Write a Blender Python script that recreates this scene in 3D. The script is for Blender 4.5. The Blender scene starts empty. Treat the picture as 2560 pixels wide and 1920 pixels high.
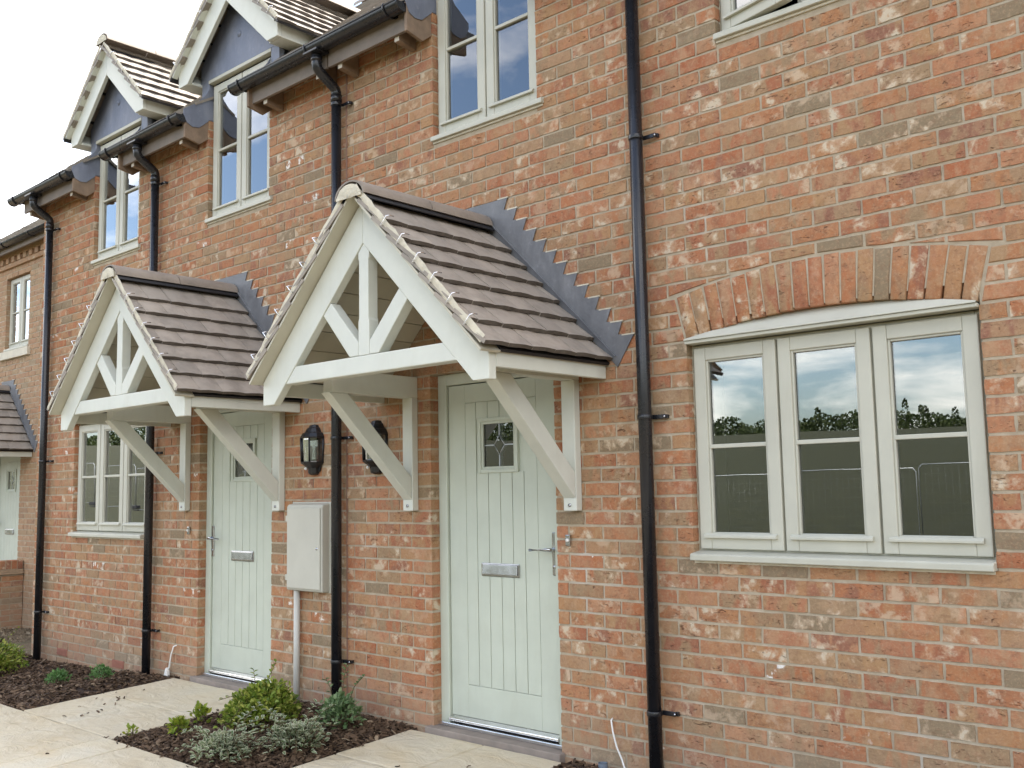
import bpy, bmesh, math, random
from mathutils import Vector, Matrix
R = math.radians
random.seed(7)
sc = bpy.context.scene
col = sc.collection

# ------------------------------------------------------------------ camera
CAM = Vector((0.0, -4.171, 1.41))
YAW, PITCH, ROLL, FPX = 0.736477, 0.105360, -0.018940, 2493.74
cy, sy, cp, sp = math.cos(YAW), math.sin(YAW), math.cos(PITCH), math.sin(PITCH)
fwd = Vector((-sy * cp, cy * cp, sp)); rgt = Vector((cy, sy, 0)); upv = rgt.cross(fwd)
cr, sr = math.cos(ROLL), math.sin(ROLL)
r2 = rgt * cr + upv * sr; u2 = upv * cr - rgt * sr
cd = bpy.data.cameras.new('camera'); cam = bpy.data.objects.new('camera', cd); col.objects.link(cam)
cam.matrix_world = Matrix(((r2.x, u2.x, -fwd.x, CAM.x), (r2.y, u2.y, -fwd.y, CAM.y), (r2.z, u2.z, -fwd.z, CAM.z), (0, 0, 0, 1)))
cd.sensor_width = 36; cd.lens = FPX / 2560 * 36; cd.clip_start = 0.05; cd.clip_end = 3000
sc.camera = cam

# ------------------------------------------------------------------ light
CLOUDS = (21.3, 9.7, 1.0)         # where in the cloud field the site lies
SUN_EL, SUN_AZ = 50, 12          # degrees; azimuth measured from +y (behind the houses) towards +x
w = bpy.data.worlds.new('World'); sc.world = w; w.use_nodes = True
nt = w.node_tree; nt.nodes.clear()
def WN(t, **k):
    n = nt.nodes.new(t)
    for a, b in k.items(): setattr(n, a, b)
    return n
sky = WN('ShaderNodeTexSky', sky_type='NISHITA', sun_disc=False)
sky.sun_elevation = R(SUN_EL); sky.sun_rotation = R(SUN_AZ); sky.dust_density = 2.5; sky.air_density = 1.0
tc = WN('ShaderNodeTexCoord'); sep = WN('ShaderNodeSeparateXYZ'); nt.links.new(tc.outputs['Generated'], sep.inputs[0])
zz = WN('ShaderNodeMath', operation='ADD'); nt.links.new(sep.outputs[2], zz.inputs[0]); zz.inputs[1].default_value = 0.16
zm = WN('ShaderNodeMath', operation='MAXIMUM'); nt.links.new(zz.outputs[0], zm.inputs[0]); zm.inputs[1].default_value = 0.05
cmb = WN('ShaderNodeCombineXYZ')
for i in (0, 1):
    dv = WN('ShaderNodeMath', operation='DIVIDE'); nt.links.new(sep.outputs[i], dv.inputs[0]); nt.links.new(zm.outputs[0], dv.inputs[1]); nt.links.new(dv.outputs[0], cmb.inputs[i])
cadd = WN('ShaderNodeVectorMath', operation='ADD'); nt.links.new(cmb.outputs[0], cadd.inputs[0]); cadd.inputs[1].default_value = CLOUDS
cn = WN('ShaderNodeTexNoise'); nt.links.new(cadd.outputs[0], cn.inputs['Vector'])
cn.inputs['Scale'].default_value = 1.15; cn.inputs['Detail'].default_value = 7; cn.inputs['Roughness'].default_value = .55; cn.inputs['Distortion'].default_value = .3
cramp = WN('ShaderNodeValToRGB'); nt.links.new(cn.outputs[0], cramp.inputs[0])
cramp.color_ramp.elements[0].position = .45; cramp.color_ramp.elements[0].color = (0.0, 0.0, 0.0, 1)
cramp.color_ramp.elements[1].position = .64; cramp.color_ramp.elements[1].color = (.9, .9, .9, 1)
cmix = WN('ShaderNodeMix', data_type='RGBA'); nt.links.new(cramp.outputs[0], cmix.inputs[0])
gain = WN('ShaderNodeVectorMath', operation='SCALE'); nt.links.new(sky.outputs[0], gain.inputs[0]); gain.inputs['Scale'].default_value = 1.25
nt.links.new(gain.outputs[0], cmix.inputs[6]); cmix.inputs[7].default_value = (14.2, 13.4, 12.5, 1)
bg = WN('ShaderNodeBackground'); bg.inputs[1].default_value = 0.12; nt.links.new(cmix.outputs[2], bg.inputs[0])
wo = WN('ShaderNodeOutputWorld'); nt.links.new(bg.outputs[0], wo.inputs[0])
sd = bpy.data.lights.new('sun', 'SUN'); sd.energy = 3.6; sd.angle = R(2.5); sd.color = (1, .95, .87)
sun = bpy.data.objects.new('sun', sd); col.objects.link(sun)
sdir = Vector((math.sin(R(SUN_AZ)) * math.cos(R(SUN_EL)), math.cos(R(SUN_AZ)) * math.cos(R(SUN_EL)), math.sin(R(SUN_EL))))
sun.rotation_euler = sdir.to_track_quat('Z', 'Y').to_euler(); sun.location = (0, 8, 14)
sc.view_settings.view_transform = 'Standard'; sc.view_settings.look = 'None'
sc.view_settings.exposure = 1.66; sc.view_settings.gamma = 1
sc.cycles.max_bounces = 8; sc.cycles.transparent_max_bounces = 12; sc.cycles.caustics_reflective = False; sc.cycles.caustics_refractive = False

# ------------------------------------------------------------------ materials
class NB:
    def __init__(s, name):
        s.m = bpy.data.materials.new(name); s.m.use_nodes = True; s.t = s.m.node_tree; s.t.nodes.clear()
        s.out = s.t.nodes.new('ShaderNodeOutputMaterial')
    def n(s, t, ins=None, **k):
        n = s.t.nodes.new(t)
        for a, b in k.items(): setattr(n, a, b)
        for a, b in (ins or {}).items(): s.set(n, a, b)
        return n
    def set(s, n, a, b):
        i = n.inputs[a]
        if hasattr(b, 'is_output'): s.t.links.new(b, i)
        else: i.default_value = b
    def pos(s): return s.n('ShaderNodeNewGeometry').outputs['Position']
    def math(s, op, a, b=0.0, clamp=False):
        n = s.n('ShaderNodeMath', {0: a, 1: b}, operation=op); n.use_clamp = clamp; return n.outputs[0]
    def noise(s, sc_, det=4, ro=.55, vec=None, dist=0.0):
        return s.n('ShaderNodeTexNoise', {'Vector': vec if vec is not None else s.pos(), 'Scale': sc_, 'Detail': det, 'Roughness': ro, 'Distortion': dist}).outputs[0]
    def ramp(s, f, stops, interp='LINEAR'):
        n = s.n('ShaderNodeValToRGB', {0: f}); cr_ = n.color_ramp; cr_.interpolation = interp
        while len(cr_.elements) < len(stops): cr_.elements.new(.5)
        for e, (p, c) in zip(cr_.elements, stops): e.position = p; e.color = (*c, 1) if not isinstance(c, float) else (c, c, c, 1)
        return n.outputs[0]
    def mix(s, f, a, b, bt='MIX'):
        n = s.n('ShaderNodeMix', {0: f}, data_type='RGBA', blend_type=bt)
        for i, v in ((6, a), (7, b)): s.set(n, i, v if hasattr(v, 'is_output') else (*v, 1))
        return n.outputs[2]
    def mapr(s, v, a, b, c=0.0, d=1.0): return s.n('ShaderNodeMapRange', {0: v, 1: a, 2: b, 3: c, 4: d}).outputs[0]
    def vec(s, v, scale): return s.n('ShaderNodeVectorMath', {0: v, 1: scale}, operation='MULTIPLY').outputs[0]
    def bump(s, h, st=.3, d=.01): return s.n('ShaderNodeBump', {'Height': h, 'Strength': st, 'Distance': d}).outputs[0]
    def rnd(s):
        a = s.n('ShaderNodeObjectInfo').outputs['Random']; b = s.n('ShaderNodeNewGeometry').outputs['Random Per Island']
        return s.math('FRACT', s.math('ADD', a, b))
    def pr(s, base, rough=.7, normal=None, metal=0.0, spec=None, **k):
        ins = {'Base Color': base if hasattr(base, 'is_output') else (*base, 1), 'Roughness': rough, 'Metallic': metal}
        if normal is not None: ins['Normal'] = normal
        if spec is not None: ins['Specular IOR Level'] = spec
        ins.update(k)
        n = s.n('ShaderNodeBsdfPrincipled', ins); s.t.links.new(n.outputs[0], s.out.inputs[0]); return s.m
MAT = {}
def mat_brick(name='brick', buff=0.0):
    b = NB(name); r = b.rnd(); p = b.pos()
    # each brick its own place in the noise so look-alike meshes never show the same face
    off = b.n('ShaderNodeCombineXYZ', {0: b.math('MULTIPLY', r, 37.0), 1: b.math('MULTIPLY', r, 91.0), 2: b.math('MULTIPLY', r, 53.0)}).outputs[0]
    pv = b.n('ShaderNodeVectorMath', {0: p, 1: off}, operation='ADD').outputs[0]
    hue = [(0, (.245, .185, .118)), (.04, (.25, .19, .12)), (.055, (.36, .215, .112)), (.20, (.395, .188, .088)), (.34, (.375, .152, .078)), (.46, (.335, .130, .070)), (.55, (.26, .124, .082)), (.62, (.37, .158, .087)), (.74, (.41, .19, .103)), (.86, (.35, .213, .115)), (.97, (.295, .203, .12))]
    base = b.ramp(r, hue)
    r2_ = b.math('FRACT', b.math('MULTIPLY', r, 17.31)); r3 = b.math('FRACT', b.math('MULTIPLY', r, 43.77)); r4 = b.math('FRACT', b.math('MULTIPLY', r, 71.13))
    plain = b.mapr(r, .04, .05)
    n1 = b.noise(15, 5, .6, pv, .3); n3 = b.noise(9, 4, .55, b.vec(pv, (1.6, 1, .7)), .2); n2 = b.noise(34, 5, .65, pv)
    second = b.ramp(r2_, [(0, (.36, .125, .06)), (.3, (.39, .23, .115)), (.55, (.30, .21, .125)), (.8, (.45, .235, .13)), (1, (.39, .15, .068))])
    c = b.mix(b.math('MULTIPLY', b.mapr(n3, .44, .55, 0, .95), plain), base, second)
    c = b.mix(b.math('MULTIPLY', b.mapr(n1, .48, .66, 0, .6), plain), c, b.mix(r4, (.45, .30, .175), (.30, .145, .082)))
    c = b.mix(b.mapr(n2, .50, .70, 0, .5), c, (.20, .105, .065))
    c = b.mix(b.mapr(b.noise(80, 4, .75, pv), .50, .68, 0, .42), c, (.50, .34, .205))
    # cream and white patches on some bricks, mostly in chunks near one end
    patch = b.math('ADD', b.noise(13, 5, .6, pv, .25), b.math('MULTIPLY', b.noise(60, 4, .7, pv), .16))
    c = b.mix(b.math('MULTIPLY', b.mapr(patch, .60, .70, 0, .7), b.mapr(r3, .35, .6)), c, (.56, .42, .29))
    c = b.mix(b.math('MULTIPLY', b.mapr(patch, .685, .73, 0, .75), b.mapr(r3, .66, .70)), c, b.mix(n2, (.52, .45, .31), (.62, .54, .43)))
    c = b.mix(b.math('MULTIPLY', b.mapr(patch, .66, .69), b.mapr(r2_, .988, .99)), c, (.74, .70, .64))
    if buff: c = b.mix(buff, c, (.40, .30, .195))
    # splash dirt near the ground
    z = b.n('ShaderNodeSeparateXYZ', {0: p}).outputs[2]
    dirt = b.math('MULTIPLY', b.mapr(b.math('ADD', z, b.math('MULTIPLY', b.noise(3, 4), .3)), .48, .12, 0, .6), .8)
    c = b.mix(dirt, c, (.33, .25, .18))
    st = b.vec(pv, (1.0, 1.0, 3.0)); cre = b.noise(22, 6, .7, st, 1.4)
    crease = b.mapr(cre, .33, .40); on = b.math('MULTIPLY', b.mapr(r4, .3, .65, .15, 1.0), plain)
    c = b.mix(b.math('MULTIPLY', b.math('MULTIPLY', b.math('SUBTRACT', 1.0, crease), .8), on), c, (.13, .062, .036))
    h = b.math('ADD', b.math('MULTIPLY', b.math('MULTIPLY', crease, on), 1.0), b.math('MULTIPLY', b.noise(150, 4, .7, pv), .45))
    h = b.math('ADD', h, b.math('MULTIPLY', b.noise(30, 4, .6, pv), .8))
    return b.pr(c, .92, b.bump(h, .75, .006), spec=.2)
MAT['brick'] = mat_brick(); MAT['brick_buff'] = mat_brick('brick_buff', .5)
def mat_mortar():
    b = NB('mortar'); n = b.noise(14, 5, .6)
    c = b.ramp(n, [(.3, (.365, .30, .215)), (.55, (.44, .37, .27)), (.75, (.51, .44, .34))])
    c = b.mix(b.mapr(b.noise(1.7, 4), .62, .72, 0, .6), c, (.58, .54, .48))
    z = b.n('ShaderNodeSeparateXYZ', {0: b.pos()}).outputs[2]
    c = b.mix(b.mapr(b.math('ADD', z, b.math('MULTIPLY', b.noise(3, 4), .3)), .45, .16, 0, .5), c, (.34, .28, .21))
    return b.pr(c, .95, b.bump(b.math('ADD', b.noise(220, 3, .7), b.math('MULTIPLY', b.noise(25, 4, .6), 1.5)), .6, .004), spec=.2)
MAT['mortar'] = mat_mortar()
def simple(name, c, rough=.6, var=.12, nsc=6.0, bump=.0, bsc=120, metal=0.0, dist=.002, spec=None, perobj=0.0):
    b = NB(name); n = b.noise(nsc, 5, .6)
    cc = b.mix(b.mapr(n, .3, .7), tuple(x * (1 - var) for x in c), tuple(min(1, x * (1 + var)) for x in c))
    if perobj:
        cc = b.mix(b.math('MULTIPLY', b.rnd(), perobj), cc, tuple(x * .55 for x in c))
    nm = b.bump(b.noise(bsc, 4, .6), bump, dist) if bump else None
    ro = b.mapr(n, .2, .8, max(.02, rough - .06), min(1, rough + .06))
    MAT[name] = b.pr(cc, ro, nm, metal, spec); return MAT[name]
def mat_paint(name, c, grain):
    b = NB(name); p = b.pos(); n = b.noise(5, 5)
    cc = b.mix(b.mapr(n, .3, .7), tuple(x * .94 for x in c), tuple(x * 1.04 for x in c))
    cc = b.mix(b.mapr(b.noise(60, 4, .7), .68, .8, 0, .25), cc, tuple(x * .6 for x in c))
    cc = b.mix(b.mapr(b.noise(3.5, 6, .7, b.vec(p, (2.5, 2.5, .7)), .6), .52, .75, 0, .22), cc, (c[0] * .78, c[1] * .74, c[2] * .66))
    g = b.noise(70, 3, .6, b.vec(p, grain))
    MAT[name] = b.pr(cc, b.mapr(n, .3, .7, .38, .52), b.bump(g, .12, .002), spec=.4)
mat_paint('paint_door', (.51, .545, .455), (4, 4, .5))
mat_paint('paint_timber', (.615, .63, .56), (3, .6, 3))
mat_paint('paint_window', (.50, .49, .405), (.6, 3, .6))
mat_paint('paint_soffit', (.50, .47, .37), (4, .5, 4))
def mat_tile(name, a, c2):
    b = NB(name); r = b.rnd(); p = b.pos()
    c = b.mix(b.mapr(r, 0, 1, 0, 1), a, c2)
    c = b.mix(b.mapr(b.noise(7, 5, .65), .45, .7, 0, .6), c, tuple(x * .62 for x in a))
    c = b.mix(b.mapr(b.noise(16, 6, .75, b.vec(p, (1, 3, 1))), .64, .74, 0, .55), c, (.42, .38, .33))
    h = b.math('ADD', b.noise(230, 3, .7), b.math('MULTIPLY', b.noise(30, 4), .6))
    MAT[name] = b.pr(c, .62, b.bump(h, .35, .003), spec=.45)
mat_tile('tile', (.275, .24, .20), (.35, .30, .245))
mat_tile('tile_ridge', (.25, .21, .172), (.28, .235, .19))
mat_tile('tile_roof', (.24, .21, .175), (.30, .26, .215))
def mat_lead():
    for name, st in (('lead', [(.3, (.12, .122, .128)), (.55, (.175, .178, .185)), (.75, (.27, .27, .275))]), ('lead_cladding', [(.3, (.15, .165, .21)), (.55, (.20, .22, .275)), (.75, (.27, .285, .33))])):
        b = NB(name); n = b.noise(7, 6, .65, b.vec(b.pos(), (1, 1, .5)))
        c = b.ramp(n, st); c = b.mix(b.mapr(b.noise(22, 5, .7), .6, .72, 0, .4), c, (.34, .34, .35))
        MAT[name] = b.pr(c, b.mapr(n, .3, .7, .5, .7), b.bump(b.noise(14, 4), .5, .012), .1 if name == 'lead' else .3)
mat_lead()
def mat_glass():
    b = NB('glass')
    wv = b.bump(b.noise(1.1, 2, .4), .03, .02)
    gl = b.n('ShaderNodeBsdfGlossy', {'Color': (.97, .985, 1, 1), 'Roughness': .0, 'Normal': wv}); tr = b.n('ShaderNodeBsdfTransparent', {'Color': (.66, .70, .67, 1)})
    fr = b.n('ShaderNodeFresnel', {'IOR': 1.52}).outputs[0]
    f = b.math('MULTIPLY', fr, 3.6, True)
    mx = b.n('ShaderNodeMixShader', {0: f, 1: tr.outputs[0], 2: gl.outputs[0]}); b.t.links.new(mx.outputs[0], b.out.inputs[0])
    MAT['glass'] = b.m
mat_glass()
simple('black_plastic', (.012, .0125, .015), .28, .2, 8, .05, 60)
simple('black_lamp', (.010, .010, .011), .36, .2, 20, .1, 90)
simple('verge_mortar', (.60, .55, .43), .9, .16, 14, .8, 60, dist=.01)
simple('steel', (.46, .47, .49), .2, .06, 20, metal=1.0)
simple('aluminium', (.80, .81, .82), .25, .08, 12, .1, 40, metal=1.0)
simple('grp', (.50, .485, .41), .5, .05, 5, .05, 90)
simple('upvc_grey', (.52, .51, .46), .45, .05, 8)
simple('brown_timber', (.22, .155, .105), .8, .25, 12, .3, 60)
simple('fascia_timber', (.20, .165, .135), .75, .15, 10, .2, 60)
simple('rafter_end', (.52, .47, .38), .8, .12, 20, .2, 60)
simple('plaster', (.62, .60, .55), .9, .04, 3)
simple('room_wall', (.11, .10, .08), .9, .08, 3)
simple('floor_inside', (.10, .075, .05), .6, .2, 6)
simple('terracotta', (.30, .12, .078), .8, .15, 30, .3, 80)
simple('brown_brick', (.36, .26, .17), .9, .15, 20, .3, 80)
simple('sealant', (.235, .125, .085), .6, .15, 14)
simple('tile_edge_shaded', (.105, .088, .072), .9, .2, 30, .4, 120)  # tile tail edges: darker concrete, with part of their shade put into the colour
simple('step_stone', (.25, .21, .18), .9, .18, 9, .4, 120)
simple('stone_sill', (.62, .57, .46), .85, .08, 9, .3, 120)
simple('white_plastic', (.78, .77, .73), .4, .05, 8)
simple('grey_plastic', (.17, .205, .25), .45, .08, 8)
simple('damp_membrane', (.012, .012, .014), .55, .3, 20)
simple('stem', (.10, .075, .035), .9, .25, 30)
def mat_paving():
    b = NB('paving'); p = b.pos(); n = b.noise(2.6, 6, .6, None, .4); r = b.rnd()
    c = b.ramp(n, [(.3, (.51, .43, .29)), (.5, (.595, .52, .375)), (.68, (.585, .53, .41))])
    c = b.mix(b.math('MULTIPLY', r, .5), c, (.50, .43, .31))
    c = b.mix(b.mapr(b.noise(1.2, 5, .6, b.vec(p, (1, 2.2, 1)), 1.0), .56, .72, 0, .45), c, (.55, .42, .24))
    c = b.mix(b.mapr(b.noise(40, 5, .7), .64, .74, 0, .4), c, (.36, .30, .22))
    h = b.math('ADD', b.math('MULTIPLY', b.noise(5, 6, .6, b.vec(p, (1, 1.6, 1)), 1.5), 2.0), b.math('MULTIPLY', b.noise(120, 4, .7), .25))
    c = b.mix(b.mapr(b.noise(6, 6, .65, b.vec(p, (1, 2, 1)), .8), .5, .68, 0, .35), c, (.66, .60, .48))
    MAT['paving'] = b.pr(c, .85, b.bump(h, .7, .016), spec=.3)
mat_paving()
simple('joint_mortar', (.27, .225, .16), .95, .15, 20, .4, 120)
def mat_mulch():
    b = NB('bark'); r = b.rnd()
    c = b.ramp(r, [(0, (.040, .024, .014)), (.4, (.072, .044, .026)), (.75, (.108, .068, .041)), (.93, (.165, .108, .066)), (1, (.28, .21, .14))])
    MAT['bark'] = b.pr(c, .85, b.bump(b.noise(160, 3), .4, .003), spec=.3)
    b = NB('soil'); n = b.noise(9, 6, .65)
    c = b.ramp(n, [(.3, (.030, .018, .012)), (.6, (.06, .036, .025)), (.8, (.10, .065, .045))])
    MAT['soil'] = b.pr(c, .95, b.bump(b.noise(40, 5, .7), .9, .03))
mat_mulch()
def mat_clod():
    b = NB('clod'); c = b.ramp(b.rnd(), [(0, (.10, .075, .045)), (.5, (.17, .13, .08)), (.85, (.25, .195, .125)), (1, (.36, .31, .23))])
    MAT['clod'] = b.pr(c, .95, b.bump(b.noise(120, 3), .5, .004))
mat_clod()
def mat_ground():
    b = NB('ground'); p = b.pos(); xyz = b.n('ShaderNodeSeparateXYZ', {0: p}); n = b.noise(1.6, 6, .65)
    soil = b.ramp(b.noise(7, 6, .7), [(.3, (.13, .095, .055)), (.55, (.21, .16, .098)), (.75, (.30, .235, .15))])
    grass = b.ramp(n, [(.3, (.020, .022, .005)), (.55, (.034, .036, .008)), (.75, (.055, .050, .014))])
    near = b.mapr(b.math('ADD', xyz.outputs[1], b.math('MULTIPLY', n, 2.0)), -8.5, -7.5)
    weeds = b.ramp(n, [(.3, (.06, .075, .03)), (.7, (.13, .145, .06))])
    patch = b.math('MULTIPLY', b.mapr(b.noise(3.5, 5, .6), .54, .64, 0, .6), near)
    c = b.mix(near, grass, b.mix(patch, soil, weeds))
    MAT['ground'] = b.pr(c, .95, b.bump(b.noise(30, 6, .7), .9, .05))
mat_ground()
def mat_leaf(name, stops, edge=None):
    b = NB(name); r = b.rnd(); c = b.ramp(r, stops)
    if edge:
        at = b.n('ShaderNodeAttribute', attribute_name='rim'); c = b.mix(b.mapr(at.outputs['Fac'], .45, .75), c, edge)
    b.pr(c, .5, spec=.35)
    pn = [n for n in b.t.nodes if n.type == 'BSDF_PRINCIPLED'][0]
    tl = b.n('ShaderNodeBsdfTranslucent', {'Color': c}); mx = b.n('ShaderNodeMixShader', {0: .35, 1: pn.outputs[0], 2: tl.outputs[0]})
    b.t.links.new(mx.outputs[0], b.out.inputs[0]); MAT[name] = b.m
mat_leaf('leaf_golden', [(0, (.10, .165, .022)), (.4, (.21, .285, .04)), (.75, (.34, .39, .07)), (1, (.48, .47, .13))])
mat_leaf('leaf_lime', [(0, (.13, .20, .02)), (.5, (.23, .30, .03)), (1, (.34, .36, .05))])
mat_leaf('leaf_green', [(0, (.07, .16, .045)), (.5, (.13, .26, .075)), (1, (.22, .37, .14))])
mat_leaf('leaf_variegated', [(0, (.10, .165, .07)), (.5, (.155, .22, .10)), (1, (.24, .29, .155))], (.52, .53, .38))
mat_leaf('leaf_sage', [(0, (.11, .19, .07)), (.5, (.18, .275, .12)), (1, (.29, .37, .20))])
mat_leaf('leaf_wood', [(0, (.028, .046, .014)), (.5, (.05, .072, .022)), (1, (.085, .105, .036))])
simple('skin', (.45, .26, .19), .6, .05, 8); simple('navy_cloth', (.02, .025, .04), .9, .15, 10)
simple('hi_vis', (.42, .72, .03), .7, .08, 10); simple('galvanised', (.42, .44, .46), .45, .1, 10, metal=.9)

# ------------------------------------------------------------------ mesh helpers
class M:
    def __init__(s): s.v = []; s.f = []; s.sm = []
    def add(s, vs, fs, smooth=False):
        o = len(s.v); s.v += [tuple(v) for v in vs]
        for f in fs: s.f.append(tuple(i + o for i in f)); s.sm.append(smooth)
        return s
    def box(s, x0, x1, y0, y1, z0, z1):
        x0, x1 = sorted((x0, x1)); y0, y1 = sorted((y0, y1)); z0, z1 = sorted((z0, z1))
        return s.add([(x0, y0, z0), (x1, y0, z0), (x1, y1, z0), (x0, y1, z0), (x0, y0, z1), (x1, y0, z1), (x1, y1, z1), (x0, y1, z1)],
                     [(0, 3, 2, 1), (4, 5, 6, 7), (0, 1, 5, 4), (1, 2, 6, 5), (2, 3, 7, 6), (3, 0, 4, 7)])
    def prism(s, poly, axis, a, b):
        """poly: 2D outline; axis 'y': (x,z) outline extruded y a..b; 'x': (y,z) outline extruded x; 'z': (x,y)."""
        ar = sum(poly[i][0] * poly[(i + 1) % len(poly)][1] - poly[(i + 1) % len(poly)][0] * poly[i][1] for i in range(len(poly)))
        if ar < 0: poly = poly[::-1]
        n = len(poly)
        P = {'y': lambda p, t: (p[0], t, p[1]), 'x': lambda p, t: (t, p[0], p[1]), 'z': lambda p, t: (p[0], p[1], t)}[axis]
        a, b = min(a, b), max(a, b)
        vs = [P(p, a) for p in poly] + [P(p, b) for p in poly]
        side = [(i, (i + 1) % n, n + (i + 1) % n, n + i) for i in range(n)]
        if axis == 'y': fs = [tuple(range(n)), tuple(range(2 * n - 1, n - 1, -1))] + [f[::-1] for f in side]
        else: fs = [tuple(range(n - 1, -1, -1)), tuple(range(n, 2 * n))] + side
        return s.add(vs, fs)
    def tube(s, path, r, n=12, cap=True, smooth=True):
        pts = [Vector(p) for p in path]; rs = r if isinstance(r, (list, tuple)) else [r] * len(pts); rings = []
        ref = None
        for i, p in enumerate(pts):
            d = ((pts[min(i + 1, len(pts) - 1)] - p).normalized() + (p - pts[max(i - 1, 0)]).normalized())
            d = d.normalized() if d.length > 1e-6 else Vector((0, 0, 1))
            if ref is None: ref = Vector((0, 1, 0)) if abs(d.y) < .9 else Vector((1, 0, 0))
            a = d.cross(ref).normalized(); bb = d.cross(a).normalized(); ref = -bb if False else ref
            rings.append([p + (a * math.cos(t) + bb * math.sin(t)) * rs[i] for t in [2 * math.pi * k / n for k in range(n)]])
        vs = [v for g in rings for v in g]; fs = []
        for i in range(len(pts) - 1):
            for k in range(n): fs.append((i * n + k, i * n + (k + 1) % n, (i + 1) * n + (k + 1) % n, (i + 1) * n + k))
        s.add(vs, fs, smooth)
        if cap:
            o = len(s.v) - len(vs)
            s.f.append(tuple(o + k for k in range(n - 1, -1, -1))); s.sm.append(False)
            s.f.append(tuple(o + (len(pts) - 1) * n + k for k in range(n))); s.sm.append(False)
        return s
    def lathe(s, prof, cx, cy_, n=20, a0=0, a1=2 * math.pi, smooth=True):
        full = abs(a1 - a0 - 2 * math.pi) < 1e-6; m = n if full else n + 1; vs = []
        for r, z in prof:
            for k in range(m): t = a0 + (a1 - a0) * k / n; vs.append((cx + r * math.cos(t), cy_ + r * math.sin(t), z))
        fs = []
        for i in range(len(prof) - 1):
            for k in range(n):
                k2 = (k + 1) % m; fs.append((i * m + k, i * m + k2, (i + 1) * m + k2, (i + 1) * m + k))
        return s.add(vs, fs, smooth)
    def mesh(s, name, org=(0, 0, 0)):
        me = bpy.data.meshes.new(name); o = Vector(org)
        me.from_pydata([tuple(Vector(v) - o) for v in s.v], [], s.f)
        me.polygons.foreach_set('use_smooth', s.sm); me.update(); return me
ORG = {}
def root(name, label, cat, loc=(0, 0, 0), group=None):
    o = bpy.data.objects.new(name, None); col.objects.link(o); o.location = loc; o.empty_display_size = .2
    o['label'] = label; o['category'] = cat
    if group: o['group'] = group
    ORG[o.name] = Vector(loc); return o
def link(name, me, mat, parent=None, bevel=0.0, label=None, loc=None, rot=None, kind=None):
    o = bpy.data.objects.new(name, me); col.objects.link(o)
    if mat and not me.materials: me.materials.append(MAT[mat])
    if parent is not None: o.parent = parent; ORG[o.name] = ORG[parent.name]
    else: ORG[o.name] = Vector((0, 0, 0))
    if loc is not None: o.location = Vector(loc) - (ORG[parent.name] if parent is not None else Vector((0, 0, 0)))
    if rot is not None: o.rotation_euler = rot
    if bevel:
        b = o.modifiers.new('bevel', 'BEVEL'); b.width = bevel; b.segments = 2; b.limit_method = 'ANGLE'; b.angle_limit = R(35)
    if label: o['label'] = label
    if kind: o['kind'] = kind
    return o
def part(name, mb, mat, parent, bevel=0.0, label=None, kind=None):
    return link(name, mb.mesh(name, ORG[parent.name]), mat, parent, bevel, label, None, None, kind)
def thing(name, mb, mat, label, cat, group=None, bevel=0.0):
    o = link(name, mb.mesh(name), mat, None, bevel); o['label'] = label; o['category'] = cat
    if group: o['group'] = group
    return o
def project(P):
    d = Vector(P) - CAM; dz = d.dot(fwd)
    if dz < .05: return None
    return (1280 + FPX * d.dot(r2) / dz, 960 - FPX * d.dot(u2) / dz, dz)

# ------------------------------------------------------------------ bricks
BL, BH, JT, CO, PI_ = .2125, .0622, .0125, .075, .225
ZOFF, XOFF = .015, -2.158
rb = random.Random(11)
def brick_grid(rng, L, H, jit=.0019, depth=.09, nx=4):
    """front grid with wobbling edges, border set back a little, four side strips: 40 triangles"""
    vs = []; fs = []; sm = []
    for j in range(3):
        for i in range(nx + 1):
            bx = i in (0, nx); bz = j in (0, 2)
            x = -L / 2 + L * i / nx + (rng.uniform(-jit, jit) if bx else rng.uniform(-.006, .006))
            z = -H / 2 + H * j / 2 + rng.uniform(-jit, jit)
            y = rng.uniform(-.0006, .0012) if (bx or bz) else rng.uniform(-.0014, .0006)
            vs.append((x, y, z))
    for j in range(2):
        for i in range(nx):
            a = j * (nx + 1) + i; fs.append((a, a + 1, a + nx + 2, a + nx + 1)); sm.append(False)
    ring = [i for i in range(nx + 1)] + [nx + nx + 1, 3 * (nx + 1) - 1] + [2 * (nx + 1) + i for i in range(nx - 1, -1, -1)] + [nx + 1]
    n0 = len(vs)
    for i in ring: vs.append((vs[i][0], depth, vs[i][2]))
    n = len(ring)
    for k in range(n): fs.append((ring[k], n0 + k, n0 + (k + 1) % n, ring[(k + 1) % n])); sm.append(False)
    return vs, fs, sm
VARS = {}
for mt_ in ('brick', 'brick_buff'):
    VAR, HVAR = [], []
    for cnt, L_, lst, nx_ in ((28, BL, VAR, 4), (12, .1025, HVAR, 3)):
        for k in range(cnt):
            m = M(); vs, fs, sm = brick_grid(rb, L_, BH, nx=nx_); m.add(vs, fs); m.sm = sm; me = m.mesh('brick'); me.materials.append(MAT[mt_]); lst.append((L_, me))
    VARS[mt_] = (VAR, HVAR)
def clip(poly, nx, nz, d):
    out = []
    for i in range(len(poly)):
        p, q = poly[i], poly[(i + 1) % len(poly)]; a = p[0] * nx + p[1] * nz - d; b = q[0] * nx + q[1] * nz - d
        if a >= 0: out.append(p)
        if a * b < 0: t = a / (a - b); out.append((p[0] + (q[0] - p[0]) * t, p[1] + (q[1] - p[1]) * t))
    return out
def area(p): return abs(sum(p[i][0] * p[(i + 1) % len(p)][1] - p[(i + 1) % len(p)][0] * p[i][1] for i in range(len(p)))) / 2
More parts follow.
